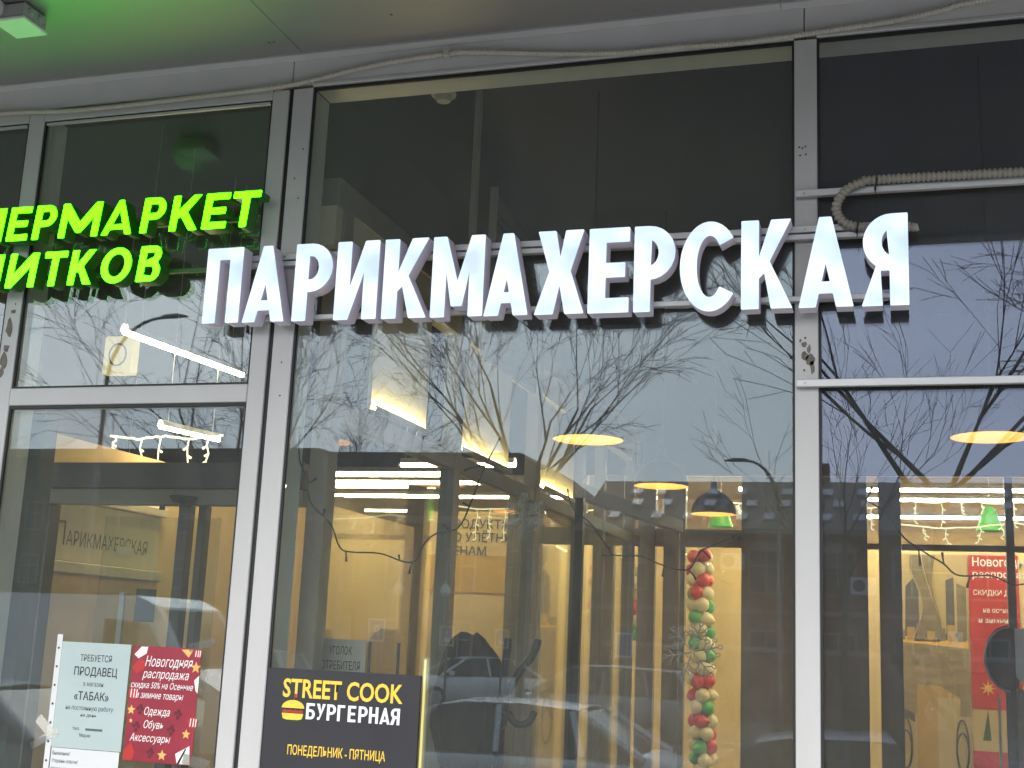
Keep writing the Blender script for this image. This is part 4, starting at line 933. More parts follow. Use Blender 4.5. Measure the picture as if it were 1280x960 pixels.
mb = MB(); mb.tube([(-5.345 + 0.07 * math.cos(a), 2.995, 3.92 + 0.08 * math.sin(a)) for a in [i * math.pi / 8 for i in range(17)]], 0.006, 6); build('ring_logo', mb, M_INKGREY, br_)
wr = MB(); wr.tube([(-5.345, 3.04, 4.06), (-5.345, 3.04, 5.05)], 0.006, 6); build('hanger', wr, M_RAIL, br_)
# glass leaf with name decals in the left bay
dl = thing('glass_door', 'inner glass door leaf with white handle behind the left posters', 'door', (-3.8, 1.3, 0))
box('leaf', (-4.10, -3.40, 1.30, 1.312, 0.05, 2.60), M_GLASS_IN, dl)
box('handle', (-3.93, -3.90, 1.25, 1.27, 1.2, 2.2), M_RAIL, dl)
box('logo_print', (-3.86, -3.74, 1.296, 1.2985, 2.05, 2.22), M_INKGREY, dl)

# city poster and red poster in the lit hall
cpst = thing('poster', 'large beige city skyline poster behind the right window', 'poster', (0, 7.41, 2.05))
M_CITYSKY = mat('poster_pale_sky', (0.46, 0.33, 0.17), 0.6, 0, 0.08, 2)
M_TOWER = mat('poster_tower', (0.19, 0.14, 0.08), 0.6, 0, 0.2, 12)
M_TOWER2 = mat('poster_dark_tower', (0.09, 0.075, 0.065), 0.6, 0, 0.25, 14)
M_WATER = mat('poster_river', (0.25, 0.18, 0.10), 0.6, 0, 0.3, 6, stretch=(1, 1, 4))
M_PLINTH = mat('poster_plinth', (0.42, 0.25, 0.08), 0.6, 0, 0.1, 3)
box('sheet', (-0.06, 0.555, 7.40, 7.41, 0.4, 2.95), M_CITYSKY, cpst)
QY = 7.399
flat('tower', [(0.02, 2.18), (0.14, 2.18), (0.14, 2.62), (0.10, 2.74), (0.03, 2.66)], QY, M_TOWER2, cpst)
def twist(z): return 0.205 + 0.035 * math.sin((z - 2.2) * 7.5), 0.085 + 0.028 * math.cos((z - 2.2) * 8.5)
zs_ = [2.18 + 0.04 * i for i in range(20)]
flat('tower', [(twist(z)[0] - twist(z)[1], z) for z in zs_] + [(twist(z)[0] + twist(z)[1], z) for z in zs_[::-1]], QY - 0.001, M_TOWER, cpst)
for sg, ph in ((-1, 0.0), (1, 0.0), (1, 2.2)):
    mb = MB(); mb.tube([(twist(z)[0] + sg * twist(z)[1] * math.cos(ph * (z - 2.18)), QY - 0.004, z) for z in zs_], 0.004, 5); build('tower_edge', mb, M_CITYSKY, cpst)
flat('tower', [(0.37, 2.18), (0.44, 2.18), (0.44, 2.75), (0.37, 2.72)], QY, M_TOWER2, cpst)
flat('tower', [(0.46, 2.18), (0.54, 2.18), (0.54, 2.66), (0.46, 2.70)], QY, M_TOWER, cpst)
for i in range(7): flat('printed_building', [(-0.05 + i * 0.085, 2.19), (0.02 + i * 0.085, 2.19), (0.02 + i * 0.085, 2.27 + 0.03 * (i % 3)), (-0.05 + i * 0.085, 2.27 + 0.03 * (i % 3))], QY - 0.0028, M_PLINTH if i % 2 else M_TOWER, cpst)
flat('river', [(-0.05, 1.55), (0.55, 1.55), (0.55, 2.18), (-0.05, 2.18)], QY, M_WATER, cpst)
flat('embankment', [(-0.05, 2.17), (0.55, 2.13), (0.55, 2.20), (-0.05, 2.22)], QY - 0.001, M_GOLD, cpst)
for i in range(9): flat('printed_tree', ring_poly(0.06 + i * 0.052, 2.225 + 0.012 * (i % 3), 0.03, 8), QY - 0.0015, M_TOWER2, cpst)
flat('plinth', [(0.10, 0.6), (0.44, 0.6), (0.47, 1.70), (0.30, 1.80), (0.11, 1.80)], QY - 0.002, M_PLINTH, cpst)
flat('plinth_side', [(0.28, 0.6), (0.44, 0.6), (0.47, 1.70), (0.28, 1.70)], QY - 0.003, M_CITYSKY, cpst)
for cx in (0.01, 0.48):
    for k in range(2):
        mb = MB(); mb.tube([(cx + 0.05 * math.cos(a), QY - 0.006, 1.30 - k * 0.05 + (0.22 - k * 0.06) * math.sin(a)) for a in [i * math.pi / 9 for i in range(19)]], 0.008, 5); build('printed_railing', mb, M_TOWER2, cpst)
flat('printed_railing', [(-0.05, 1.62), (0.09, 1.55), (0.09, 1.48), (-0.05, 1.55)], QY - 0.002, M_TOWER2, cpst)
rpo = thing('poster', 'tall red discount poster behind the right window', 'poster', (0, 7.45, 2.05))
box('sheet', (0.565, 0.98, 7.44, 7.45, 1.62, 2.95), M_RED2, rpo)
box('cream_foot', (0.565, 0.98, 7.442, 7.45, 0.5, 1.618), M_CITYSKY, rpo)
for s, x, z, w, h in [('Новогодняя', 0.60, 2.855, 0.52, 0.075), ('распродажа', 0.60, 2.755, 0.52, 0.060), ('СКИДКИ ДО', 0.60, 2.60, 0.34, 0.045), ('на осенние', 0.68, 2.45, 0.28, 0.045), ('и зимние', 0.64, 2.36, 0.28, 0.045)]:
    o = text(s, x, 7.4385, z, w, h, M_INKWHITE, rpo, bold=0.015)
flat('printed_star', star_poly(0.70, 1.80, 0.07, 8, 0.35), 7.4395, M_GOLD, rpo)
flat('printed_tree', [(0.645, 1.36), (0.715, 1.36), (0.695, 1.62)], 7.4395, mat('dark_green_print', (0.03, 0.09, 0.03), 0.6), rpo)
flat('printed_band', [(0.565, 1.05), (0.90, 1.05), (0.90, 1.27), (0.565, 1.27)], 7.4412, M_RED2, rpo)

for q in (cpst, rpo): q.location = (0.0, 12.59, 2.05); q.scale = (1.437, 1.437, 1.437)
# round headed display stand at the right edge
ds = thing('display_stand', 'black round headed stand with a blank white panel at the right edge', 'stand', (0.62, 3.6, 0))
ang = [R(a) for a in range(90, 271, 15)]
pl = [(0.60 + 0.13 * math.cos(a), 2.055 + 0.18 * math.sin(a)) for a in ang] + [(0.63, 1.875), (0.63, 2.235)]
mb = MB(); mb.prism_y(pl, 3.58, 3.64); build('head', mb, M_BLACK, ds)
mb = MB(); mb.tube([(0.60 + 0.138 * math.cos(a), 3.57, 2.055 + 0.188 * math.sin(a)) for a in ang], 0.008, 6); build('chrome_edge', mb, M_RIM, ds)
mb = MB(); mb.prism_y([(0.632, 2.235), (1.05, 2.235), (1.05, 1.92), (0.80, 1.90), (0.68, 1.90), (0.632, 1.96)], 3.59, 3.61); build('panel', mb, M_PAPER, ds)
mb = MB(); mb.bbox(0.575, 0.63, 3.58, 3.63, 0.0, 1.90, 0.004); build('post', mb, M_BLACK, ds)
mb = MB(); mb.bbox(0.50, 0.75, 3.48, 3.75, 0.0, 0.03, 0.004); build('base', mb, M_BLACK, ds)
mb = MB(); mb.tube([(0.535, 3.60, 0.03), (0.535, 3.60, 1.84)], 0.008, 6); build('rod', mb, M_RIM, ds)
mb = MB(); mb.bbox(0.64, 1.2, 3.66, 3.70, 0.0, 1.88, 0.004); build('backing_board', mb, M_BROWNFRAME, ds)
box('fire_sign', (-4.42, -4.30, 9.50, 9.52, 2.10, 2.28), M_SIGNYEL, None, label='small yellow framed sign on the banner inside the hall', cat='sign')

# ================================================================== across the street (seen mirrored in the glass)
# ------------------------------------------------------------------ cars
def car(label, loc, rotz, paint, kind='sedan'):
    t = thing('parked_car', label, 'car', loc, 'cars along the street', worldspace=False, rot=(0, 0, rotz))
    # side profile stations: x, half width, sill z, belt z (front of car = +x)
    L = 2.25
    st = [(-2.25, 0.62, 0.42, 0.78), (-2.18, 0.74, 0.30, 0.92), (-1.9, 0.83, 0.24, 0.98), (-1.3, 0.87, 0.20, 0.99), (-0.4, 0.89, 0.19, 0.97), (0.5, 0.89, 0.19, 0.95), (1.05, 0.88, 0.20, 0.93), (1.6, 0.85, 0.22, 0.84), (2.0, 0.78, 0.28, 0.74), (2.2, 0.66, 0.34, 0.64), (2.27, 0.50, 0.42, 0.56)]
    if kind == 'suv': st = [(x, w * 1.03, s + 0.05, b + 0.16) for x, w, s, b in st]
    mb = MB(); n = 12; rings = []
    for x, w, s0, b in st:
        h = b - s0
        sec = [(-w * 0.90, s0), (-w, s0 + h * 0.25), (-w * 1.0, s0 + h * 0.6), (-w * 0.97, s0 + h * 0.86), (-w * 0.86, b), (-w * 0.4, b + 0.03), (w * 0.4, b + 0.03), (w * 0.86, b), (w * 0.97, s0 + h * 0.86), (w, s0 + h * 0.6), (w, s0 + h * 0.25), (w * 0.90, s0)]
        rings.append([(x, y, z) for y, z in sec])
    vs = [p for r_ in rings for p in r_]; fs = []
    for i in range(len(rings) - 1):
        for k in range(n): fs.append((i * n + k, i * n + (k + 1) % n, (i + 1) * n + (k + 1) % n, (i + 1) * n + k))
    fs += [tuple(range(n)), tuple(range((len(rings) - 1) * n, len(rings) * n))]
    mb.add(vs, fs); body = build('body', mb, paint, t, True)
    # greenhouse: glass volume with painted roof and pillars
    top = 1.46 if kind == 'sedan' else 1.66
    bl = 0.955 if kind == 'sedan' else 1.115
    rear = [(-1.95, bl), (-1.20, top - 0.04)] if kind == 'sedan' else [(-2.12, bl), (-1.85, top - 0.05)]
    prof = [rear[0], rear[1], (-0.55, top), (0.15, top - 0.015), (0.45, top - 0.07), (1.22, bl - 0.02)]
    def wy(z): return 0.80 - (z - bl) / (top - bl) * 0.22
    gb = MB(); m_ = len(prof)
    vs = [(x, -wy(z), z) for x, z in prof] + [(x, wy(z), z) for x, z in prof]
    fs = [tuple(range(m_)), tuple(range(2 * m_ - 1, m_ - 1, -1))] + [(i, i + 1, i + 1 + m_, i + m_) for i in range(m_ - 1)]
    gb.add(vs, fs); build('windows', gb, M_CARGLASS, t)
    rf = MB(); rp_ = [p for p in prof[1:5]]
    vs = []
    for x, z in rp_:
        for q in (-1, -0.6, 0, 0.6, 1): vs.append((x, q * (wy(z) + 0.012), z + 0.012 + 0.03 * (1 - q * q)))
    fs = [(i * 5 + k, i * 5 + k + 1, (i + 1) * 5 + k + 1, (i + 1) * 5 + k) for i in range(3) for k in range(4)]
    rf.add(vs, fs); o = len(rf.v)
    build('roof', rf, paint, t, True)
    pil = MB()
    for sg in (-1, 1):
        for (xa, za), (xb, zb), r_ in ((prof[0], prof[1], 0.055), (prof[5], prof[4], 0.038), ((-0.32, bl), (-0.28, top - 0.02), 0.035), ((-1.28, bl), (-1.12, top - 0.05), 0.04)):
            pil.tube([(xa, sg * (wy(za) - 0.005), za), (xb, sg * (wy(zb) - 0.005), zb)], r_, 6)
    build('pillars', pil, paint, t)
    for sg in (-1, 1):
        for wx in (-1.38, 1.38):
            wh = MB(); wh.tube([(wx, sg * 0.72, 0.32), (wx, sg * 0.74, 0.32), (wx, sg * 0.88, 0.32), (wx, sg * 0.905, 0.32)], [0.27, 0.325, 0.325, 0.30], 22); tyre = build('wheel', wh, M_TYRE, t)
            rm = MB(); rm.tube([(wx, sg * 0.906, 0.32), (wx, sg * 0.915, 0.32)], [0.205, 0.19], 18); build('rim', rm, M_RIM, tyre)
        hl = MB(); hl.add([(2.02, sg * 0.76, 0.70), (2.19, sg * 0.60, 0.63), (2.235, sg * 0.52, 0.55), (2.10, sg * 0.74, 0.58), (2.05, sg * 0.80, 0.68), (2.22, sg * 0.63, 0.61), (2.265, sg * 0.54, 0.53), (2.13, sg * 0.78, 0.56)], [(0, 1, 2, 3), (4, 5, 6, 7), (0, 1, 5, 4), (1, 2, 6, 5), (2, 3, 7, 6), (3, 0, 4, 7)]); build('headlight', hl, M_LAMPGL, t)
        tl = MB(); tl.bbox(-2.26, -2.12, sg * 0.66 - 0.10, sg * 0.66 + 0.10, 0.70, 0.82, 0.02); build('tail_light', tl, M_REDLENS, t)
        mr = MB(); mr.bbox(0.86, 1.0, sg * 0.95 - 0.08, sg * 0.95 + 0.08, bl, bl + 0.13, 0.03); build('wing_mirror', mr, paint, t)
    gr_ = MB(); gr_.bbox(2.20, 2.29, -0.34, 0.34, 0.42, 0.55, 0.015); build('grille', gr_, M_BLACK, t)
    return t
P_SILVER = mat('silver_car_paint', (0.60, 0.62, 0.64), 0.25, 0.4, 0.03, 2)
P_WHITE = mat('white_car_paint', (0.82, 0.82, 0.80), 0.22, 0, 0.03, 2)
P_BLUE = mat('dark_blue_car_paint', (0.045, 0.065, 0.10), 0.2, 0.2, 0.05, 2)
P_BEIGE = mat('beige_car_paint', (0.50, 0.46, 0.42), 0.25, 0.2, 0.05, 2)
P_GREY = mat('grey_car_paint', (0.30, 0.31, 0.32), 0.25, 0.3, 0.05, 2)
GZ = -0.12
car('silver sedan reflected in the middle window', (-4.55, -9.6, GZ), R(180), P_SILVER)
car('dark blue sedan reflected at the bottom right, nearest the shop', (-0.75, -7.0, GZ), R(180), P_BLUE)
car('white sedan reflected behind the coat stand', (-12.2, -31.2, -0.02), R(140), P_WHITE)
car('beige estate car reflected above the burger board', (-15.3, -21.9, GZ), R(178), P_BEIGE, 'suv')
car('grey sedan reflected at the lower left edge', (-10.2, -7.1, GZ), R(180), P_GREY)
car('pale suv parked beyond the silver sedan', (-6.2, -22.0, GZ), R(182), P_GREY, 'suv')

# delivery van on the left
van = thing('delivery_van', 'white delivery van reflected in the lower left glass', 'van', (-11.8, -12.6, GZ), worldspace=False)
vb = MB(); vb_p = [(-2.55, 0.35), (-2.6, 1.2), (-2.55, 2.35), (-2.3, 2.52), (1.0, 2.55), (1.35, 2.40), (1.95, 1.55), (2.55, 1.25), (2.72, 0.95), (2.70, 0.40)]
vs = [(x, s * (0.98 - 0.10 * max(0, z - 1.2) / 1.3), z) for s in (-1, 1) for x, z in vb_p]; k = len(vb_p)
vb.add(vs, [tuple(range(k)), tuple(range(2 * k - 1, k - 1, -1))] + [(i, i + k, (i + 1) % k + k, (i + 1) % k) for i in range(k)]); build('body', vb, P_WHITE, van)
ws = MB(); ws.add([(1.40, -0.74, 2.36), (1.97, -0.84, 1.57), (1.97, 0.84, 1.57), (1.40, 0.74, 2.36), (1.37, -0.74, 2.35), (1.94, -0.84, 1.56), (1.94, 0.84, 1.56), (1.37, 0.74, 2.35)], [(0, 1, 2, 3), (4, 5, 6, 7), (0, 1, 5, 4), (2, 3, 7, 6), (1, 2, 6, 5), (3, 0, 4, 7)]); build('windscreen', ws, M_CARGLASS, van)
for s in (-1, 1):
    sw = MB(); sw.prism_y([(0.55, 1.5), (1.72, 1.5), (1.28, 2.15), (0.55, 2.2)], s * 0.975 - 0.012, s * 0.975 + 0.012); build('side_window', sw, M_CARGLASS, van)
    rbm = MB(); rbm.bbox(-2.3, 2.3, s * 1.0 - 0.02, s * 1.0 + 0.02, 0.75, 0.85, 0.01); build('rub_strip', rbm, M_BLACK, van)
    for wx in (-1.65, 1.75):
        wh = MB(); wh.tube([(wx, s * 0.78, 0.34), (wx, s * 0.80, 0.34), (wx, s * 0.98, 0.34), (wx, s * 1.0, 0.34)], [0.3, 0.345, 0.345, 0.32], 22); ty = build('wheel', wh, M_TYRE, van)
        rm = MB(); rm.tube([(wx, s * 1.001, 0.34), (wx, s * 1.01, 0.34)], [0.2, 0.18], 16); build('rim', rm, M_RIM, ty)
    hl = MB(); hl.bbox(2.52, 2.68, s * 0.72 - 0.16, s * 0.72 + 0.16, 0.95, 1.18, 0.03); build('headlight', hl, M_LAMPGL, van)

# ------------------------------------------------------------------ bare trees
def bare_tree(name, label, loc, height, fork, spread, seed, r0, stems=5, depth=5, twigs=3, upright=0.65, tmin=0.0056, group='bare street trees'):
    rr = random.Random(seed)
    t = thing(name, label, 'tree', loc, group, worldspace=False)
    tr = MB(); cr = MB(); tw = MB()
    lean = Vector((rr.uniform(-.03, .03), rr.uniform(-.03, .03), 1))
    P = [Vector((0, 0, -0.1)), Vector((0, 0, 0.25))] + [Vector((lean.x * z, lean.y * z, z)) for z in [fork * q / 4 for q in (1, 2, 3, 4)]]
    tr.tube(P, [r0 * 1.5, r0 * 1.12, r0, r0 * 0.95, r0 * 0.9, r0 * 0.85], 10); build('trunk', tr, M_BARK, t, True)
    base = P[-1]
    def grow(p, d, ln, r, lev):
        seg = 4 if lev < 3 else 3; pts = [p]; q = p.copy(); dd = d.copy(); rads = [r]
        bend = Vector((rr.uniform(-1, 1), rr.uniform(-1, 1), 0)) * 0.045
        for i in range(seg):
            dd = (dd + bend + Vector((rr.uniform(-1, 1), rr.uniform(-1, 1), rr.uniform(-.4, .8))) * 0.065 + Vector((0, 0, 0.05 * (1 if lev < 3 else -0.3)))).normalized()
            q = q + dd * ln / seg; pts.append(q.copy()); rads.append(max(tmin, r * (1 - 0.55 * (i + 1) / seg)))
        (cr if lev < 3 else tw).tube(pts, rads, 6 if lev < 2 else (4 if lev < 3 else 3), lev < 2)
        if lev >= depth: return
        nch = 2 + (1 if rr.random() < (0.80 if lev < 2 else 0.52) else 0) + (twigs - 3 if lev == 2 else 0)
        for i in range(nch):
            u = rr.uniform(0.25, 1.0) if i else 1.0
            j = min(seg, max(1, int(round(u * seg)))); b = pts[j]
            ax = Vector((rr.uniform(-1, 1), rr.uniform(-1, 1), rr.uniform(-.6, 1))).cross(dd)
            ax = ax.normalized() if ax.length > 1e-3 else Vector((1, 0, 0))
            nd = (Matrix.Rotation(R(rr.uniform(16, 42) * (0.7 if i == 0 else 1.0)), 3, ax) @ dd)
            nd = (nd + Vector((0, 0, 0.14 if lev < 2 else 0.02))).normalized()
            grow(b, nd, ln * rr.uniform(0.58, 0.80), max(tmin, rads[j] * rr.uniform(0.6, 0.85)), lev + 1)
    for k in range(stems):
        a = 2 * math.pi * (k + rr.uniform(-.25, .25)) / stems; tilt = spread * rr.uniform(0.55, 1.1)
        d = Vector((math.cos(a) * tilt, math.sin(a) * tilt, upright + rr.uniform(0, .3))).normalized()
        grow(base - Vector((0, 0, rr.uniform(0, fork * 0.12))), d, (height - fork) * rr.uniform(0.36, 0.46), r0 * rr.uniform(0.42, 0.62), 0)
    c = build('crown', cr, M_BARK, t, True); build('twigs', tw, M_TWIG, c)
    return t
bare_tree('bare_tree', 'tall bare tree reflected in the centre of the middle window', (-7.45, -20.5, 0), 11.2, 4.9, 0.70, 21, 0.095, 8, 5, 3, 0.6)
bare_tree('bare_tree', 'large near bare tree reflected in the right window', (0.55, -13.5, 0), 10.4, 4.3, 0.95, 4, 0.080, 5, 5, 3, 0.55)
bare_tree('bare_tree', 'twiggy bare tree reflected at the left of the middle window', (-15.8, -29.0, 0), 10.8, 3.8, 0.8, 9, 0.11, 6, 5, 3)
bare_tree('bare_tree', 'bare tree reflected behind the strip light in the upper left glass', (-14.2, -20.0, 0), 10.6, 4.2, 0.75, 33, 0.11, 6, 5, 3)
bare_tree('bare_tree', 'slim bare tree reflected beside the right mullion', (-1.3, -24.6, 0), 9.6, 3.6, 0.85, 15, 0.07, 4, 4, 3)
bare_tree('bare_tree', 'bare tree at the far right of the reflection', (5.0, -15.0, 0), 11, 3.8, 0.8, 61, 0.12, 6, 5, 3)

# ------------------------------------------------------------------ houses across the road
def window(parent, x, y, z, w, h, arch=False):
    fr = MB(); b = 0.07
    fr.box(x - w / 2 - b, x - w / 2, y, y + 0.10, z, z + h).box(x + w / 2, x + w / 2 + b, y, y + 0.10, z, z + h).box(x - w / 2 - b, x + w / 2 + b, y + 0.001, y + 0.12, z - b, z - 0.001)
    fr.box(x - 0.03, x + 0.03, y, y + 0.06, z, z + h).box(x - w / 2, x + w / 2, y + 0.002, y + 0.05, z + h * 0.62, z + h * 0.62 + 0.05)
    if arch: fr.prism_y([(x + (w / 2 + b) * math.cos(R(a)), z + h + 0.35 * math.sin(R(a))) for a in range(0, 181, 20)], y + 0.002, y + 0.11)
    else: fr.box(x - w / 2 - b, x + w / 2 + b, y + 0.001, y + 0.11, z + h, z + h + b)
    f = build('window', fr, M_STONE, parent)
    box('window_pane', (x - w / 2, x + w / 2, y + 0.004, y + 0.03, z, z + h), M_WINDARK, f)
hr = thing('brick_house', 'long red brick house with grey roof and skylights reflected right of centre', 'house', (-2, -43, 0))
HX0, HX1, HY0, HY1 = -10.4, 14.0, -46.0, -38.0            # front wall faces +Y at HY1
box('wall', (HX0, HX1, HY0, HY1, -0.1, 5.95), M_BRICK, hr)
rfm = MB(); rfm.prism_x([(HY1 + 0.45, 5.85), ((HY0 + HY1) / 2, 7.95), (HY0 - 0.45, 5.85), (HY0 - 0.45, 5.97), ((HY0 + HY1) / 2, 8.1), (HY1 + 0.45, 5.97)], HX0 - 0.4, HX1 + 0.4)
roof = build('roof', rfm, M_ROOF, hr)
slope = math.atan2(2.13, 4.45); rdir = Vector((0, -math.cos(slope), math.sin(slope))); rn = Vector((0, math.sin(slope), math.cos(slope)))
sk_me = MB().bbox(-0.19, 0.19, -0.30, 0.30, -0.02, 0.07, 0.01).mesh('skylight', M_SKYL)
for row, (u, off) in enumerate(((1.0, 0.0), (2.35, 0.35), (3.6, 0.1))):
    for i in range(17):
        x = HX0 + 0.8 + i * 1.4 + off + 0.25 * math.sin(i * 2.7 + row)
        p = Vector((x, HY1 + 0.45, 5.97)) + rdir * u + rn * 0.02
        o = put('skylight', sk_me, roof); o.location = p; o.rotation_euler = (-slope, 0, 0)
for i in range(40):
    x = HX0 - 0.35 + i * 0.63
    a = Vector((x, HY1 + 0.45, 5.985)); b_ = Vector((x, (HY0 + HY1) / 2, 8.105))
    if i == 0: seam_me = MB().tube([(0, 0, 0), (0, b_.y - a.y, b_.z - a.z)], 0.025, 4).mesh('roof_seam', M_ROOF)
    put('roof_seam', seam_me, roof, loc=tuple(a))
box('gutter', (HX0 - 0.4, HX1 + 0.4, HY1 + 0.452, HY1 + 0.56, 5.80, 5.92), M_POLE, hr)
for i, x in enumerate([-8.9, -6.6, -4.3, -2.0, 0.3, 2.6, 4.9, 7.2, 9.5, 11.8]):
    window(hr, x, HY1, 3.9, 1.05, 1.35, True); window(hr, x, HY1, 0.9, 1.05, 1.7)
box('string_course', (HX0 - 0.02, HX1 + 0.02, HY1 + 0.001, HY1 + 0.08, 3.18, 3.34), M_STONE, hr)
for x, z in ((-5.4, 4.6), (-1.2, 3.9), (1.4, 2.3)):
    ac = MB(); ac.bbox(x - 0.4, x + 0.4, HY1 + 0.02, HY1 + 0.30, z, z + 0.55, 0.02); u = build('air_conditioner', ac, M_PLASTIC_W, hr)
    fn = MB(); fn.tube([(x - 0.12, HY1 + 0.301, z + 0.28), (x - 0.12, HY1 + 0.312, z + 0.28)], 0.2, 16); build('fan_grille', fn, M_BLACK, u)
ch = MB(); ch.bbox(-3.2, -2.5, -43.4, -42.7, 7.4, 8.9, 0.02); build('chimney', ch, M_BRICK, roof)

hl_ = thing('brick_house', 'brown gabled house with dark roof reflected left of centre', 'house', (-18, -43, 0))
LX0, LX1 = -27.0, -11.6
box('wall', (LX0, LX1, -46.0, -39.0, -0.1, 6.4), M_BRICK2, hl_)
rg_ = MB(); rg_.prism_y([(LX0 - 0.3, 6.41), (LX1 + 1.6, 6.41), (LX1 - 1.6, 8.7), (LX0 - 0.3, 8.8)], -46.3, -38.7); build('roof', rg_, M_ROOF, hl_)
for x in (-25, -22.6, -20.2, -17.8, -15.4, -13.2): window(hl_, x, -39.0, 3.6, 1.0, 1.5); window(hl_, x, -39.0, 0.9, 1.0, 1.6)
box('cornice', (LX0 - 0.05, LX1 + 0.05, -38.998, -38.85, 6.1, 6.36), M_STONE, hl_)
h3 = thing('brick_house', 'far block of flats beyond the left trees', 'house', (-45, -60, 0))
box('wall', (-62, -30, -66, -56, -0.1, 11.2), M_BRICK2, h3)
for i in range(12):
    for z in (1.0, 4.0, 7.0): window(h3, -60 + i * 2.5, -56, z, 1.1, 1.5)
box('roof', (-62.3, -29.7, -66.3, -55.7, 11.2, 11.6), M_ROOF, h3)
h4 = thing('brick_house', 'plain far building beyond the right trees', 'house', (32, -58, 0))
box('wall', (18, 50, -64, -52, -0.1, 8.4), M_BRICK, h4)
for i in range(11):
    for z in (1.0, 4.4): window(h4, 20 + i * 2.6, -52, z, 1.1, 1.6)
rf4 = MB(); rf4.prism_x([(-51.6, 8.41), (-58, 11.4), (-64.4, 8.41)], 17.6, 50.4); build('roof', rf4, M_ROOF, h4)

# brick garden wall with stone coping
gw = thing('garden_wall', 'low red brick garden wall with pinkish coping reflected at the lower right', 'wall', (0, -33, 0))
box('wall', (-8.6, 16, -33.2, -32.9, -0.1, 1.95), M_BRICK, gw)
box('coping', (-8.7, 16.1, -33.27, -32.83, 1.952, 2.10), M_STONE, gw, 0.02)
for i in range(9):
    box('pier', (-8.6 + i * 3.0, -8.2 + i * 3.0, -32.899, -32.80, -0.1, 1.951), M_BRICK, gw)

# shrubs by the wall
def shrub(label, x, y, r, h, seed):
    rr = random.Random(seed); t = thing('shrub', label, 'shrub', (x, y, -0.03), 'dark shrubs by the garden wall', worldspace=False)
    st_ = MB(); lf = MB()
    for i in range(16):
        a = rr.uniform(0, 6.28); d = Vector((math.cos(a) * r * 0.8, math.sin(a) * r * 0.6, h * rr.uniform(0.7, 1.05))); st_.tube([(0, 0, 0), d * 0.5 + Vector((0, 0, 0.08)), d], [0.012, 0.008, 0.003], 4, False)
    for i in range(900):
        a, u, w = rr.uniform(0, 6.28), rr.random() ** 0.6, rr.uniform(0.06, 1.0)
        c = Vector((math.cos(a) * r * u * (1.1 - 0.4 * w), math.sin(a) * r * 0.7 * u * (1.1 - 0.4 * w), h * w)); s = rr.uniform(0.03, 0.06)
        e1 = Vector((rr.uniform(-1, 1), rr.uniform(-1, 1), rr.uniform(-1, 1))).normalized() * s; e2 = Vector((rr.uniform(-1, 1), rr.uniform(-1, 1), rr.uniform(-1, 1))).normalized() * s * 0.7
        lf.add([c - e1, c + e2, c + e1, c - e2], [(0, 1, 2, 3)])
    build('stems', st_, M_TWIG, t); build('leaves', lf, M_HEDGE, t)
for i, (x, y, r, h, lab) in enumerate([(-6.8, -30.8, 1.0, 1.4, 'largest dark shrub at the left end of the garden wall'), (-4.6, -31.2, 0.8, 1.1, 'low dark shrub second from the left by the garden wall'), (-1.4, -31.0, 1.1, 1.5, 'dark shrub reflected just left of the right mullion'), (1.2, -31.1, 0.9, 1.2, 'dark shrub reflected just right of the right mullion'), (3.6, -31.0, 0.8, 1.0, 'last low dark shrub on the right')]):
    shrub(lab, x, y, r, h, 70 + i)

# street lamps and signs
def street_lamp(label, x, y, h, arm, side):
    t = thing('street_lamp', label, 'street lamp', (x, y, 0), 'curved arm street lamps')
    mb = MB(); mb.tube([(x, y, -0.1), (x, y, 0.8), (x, y, h - 1.4)], [0.10, 0.075, 0.05], 10); build('pole', mb, M_POLE, t, True)
    pts = [(x + side * arm * (1 - math.cos(a)), y, h - 1.4 + 1.4 * math.sin(a)) for a in [i * math.pi / 2 / 8 for i in range(9)]]
    mb = MB(); mb.tube(pts, [0.05 - 0.002 * i for i in range(9)], 8); build('arm', mb, M_POLE, t, True)
    e = pts[-1]; mb = MB(); mb.tube([(e[0] - side * 0.08, y, e[2]), (e[0] + side * 0.05, y, e[2] + 0.02), (e[0] + side * 0.35, y, e[2] + 0.03), (e[0] + side * 0.62, y, e[2] + 0.005)], [0.03, 0.055, 0.06, 0.02], 10); build('lamp_head', mb, M_POLE, t, True)
street_lamp('curved arm street lamp reflected in the upper left glass', -17.0, -19.0, 8.75, 1.3, 1)
street_lamp('curved arm street lamp reflected in front of the skylight roof', -3.2, -30.5, 7.2, 0.9, -1)
for x, lab in ((-14.55, 'white globe lamp on a slim post, left of the pair'), (-13.05, 'white globe lamp on a slim post, right of the pair')):
    t = thing('globe_lamp', lab, 'street lamp', (x, -31, 0), 'white globe lamps')
    mb = MB(); mb.tube([(x, -31, -0.1), (x, -31, 3.15)], [0.06, 0.04], 8); build('pole', mb, M_POLE, t, True)
    mb = MB(); mb.lathe([(0.04, 3.15), (0.11, 3.2), (0.16, 3.3), (0.16, 3.4), (0.08, 3.52), (0.035, 3.57), (0.02, 3.66), (0.002, 3.69)], 16, (x, -31, 0)); build('globe', mb, M_PLASTIC_W, t, True)
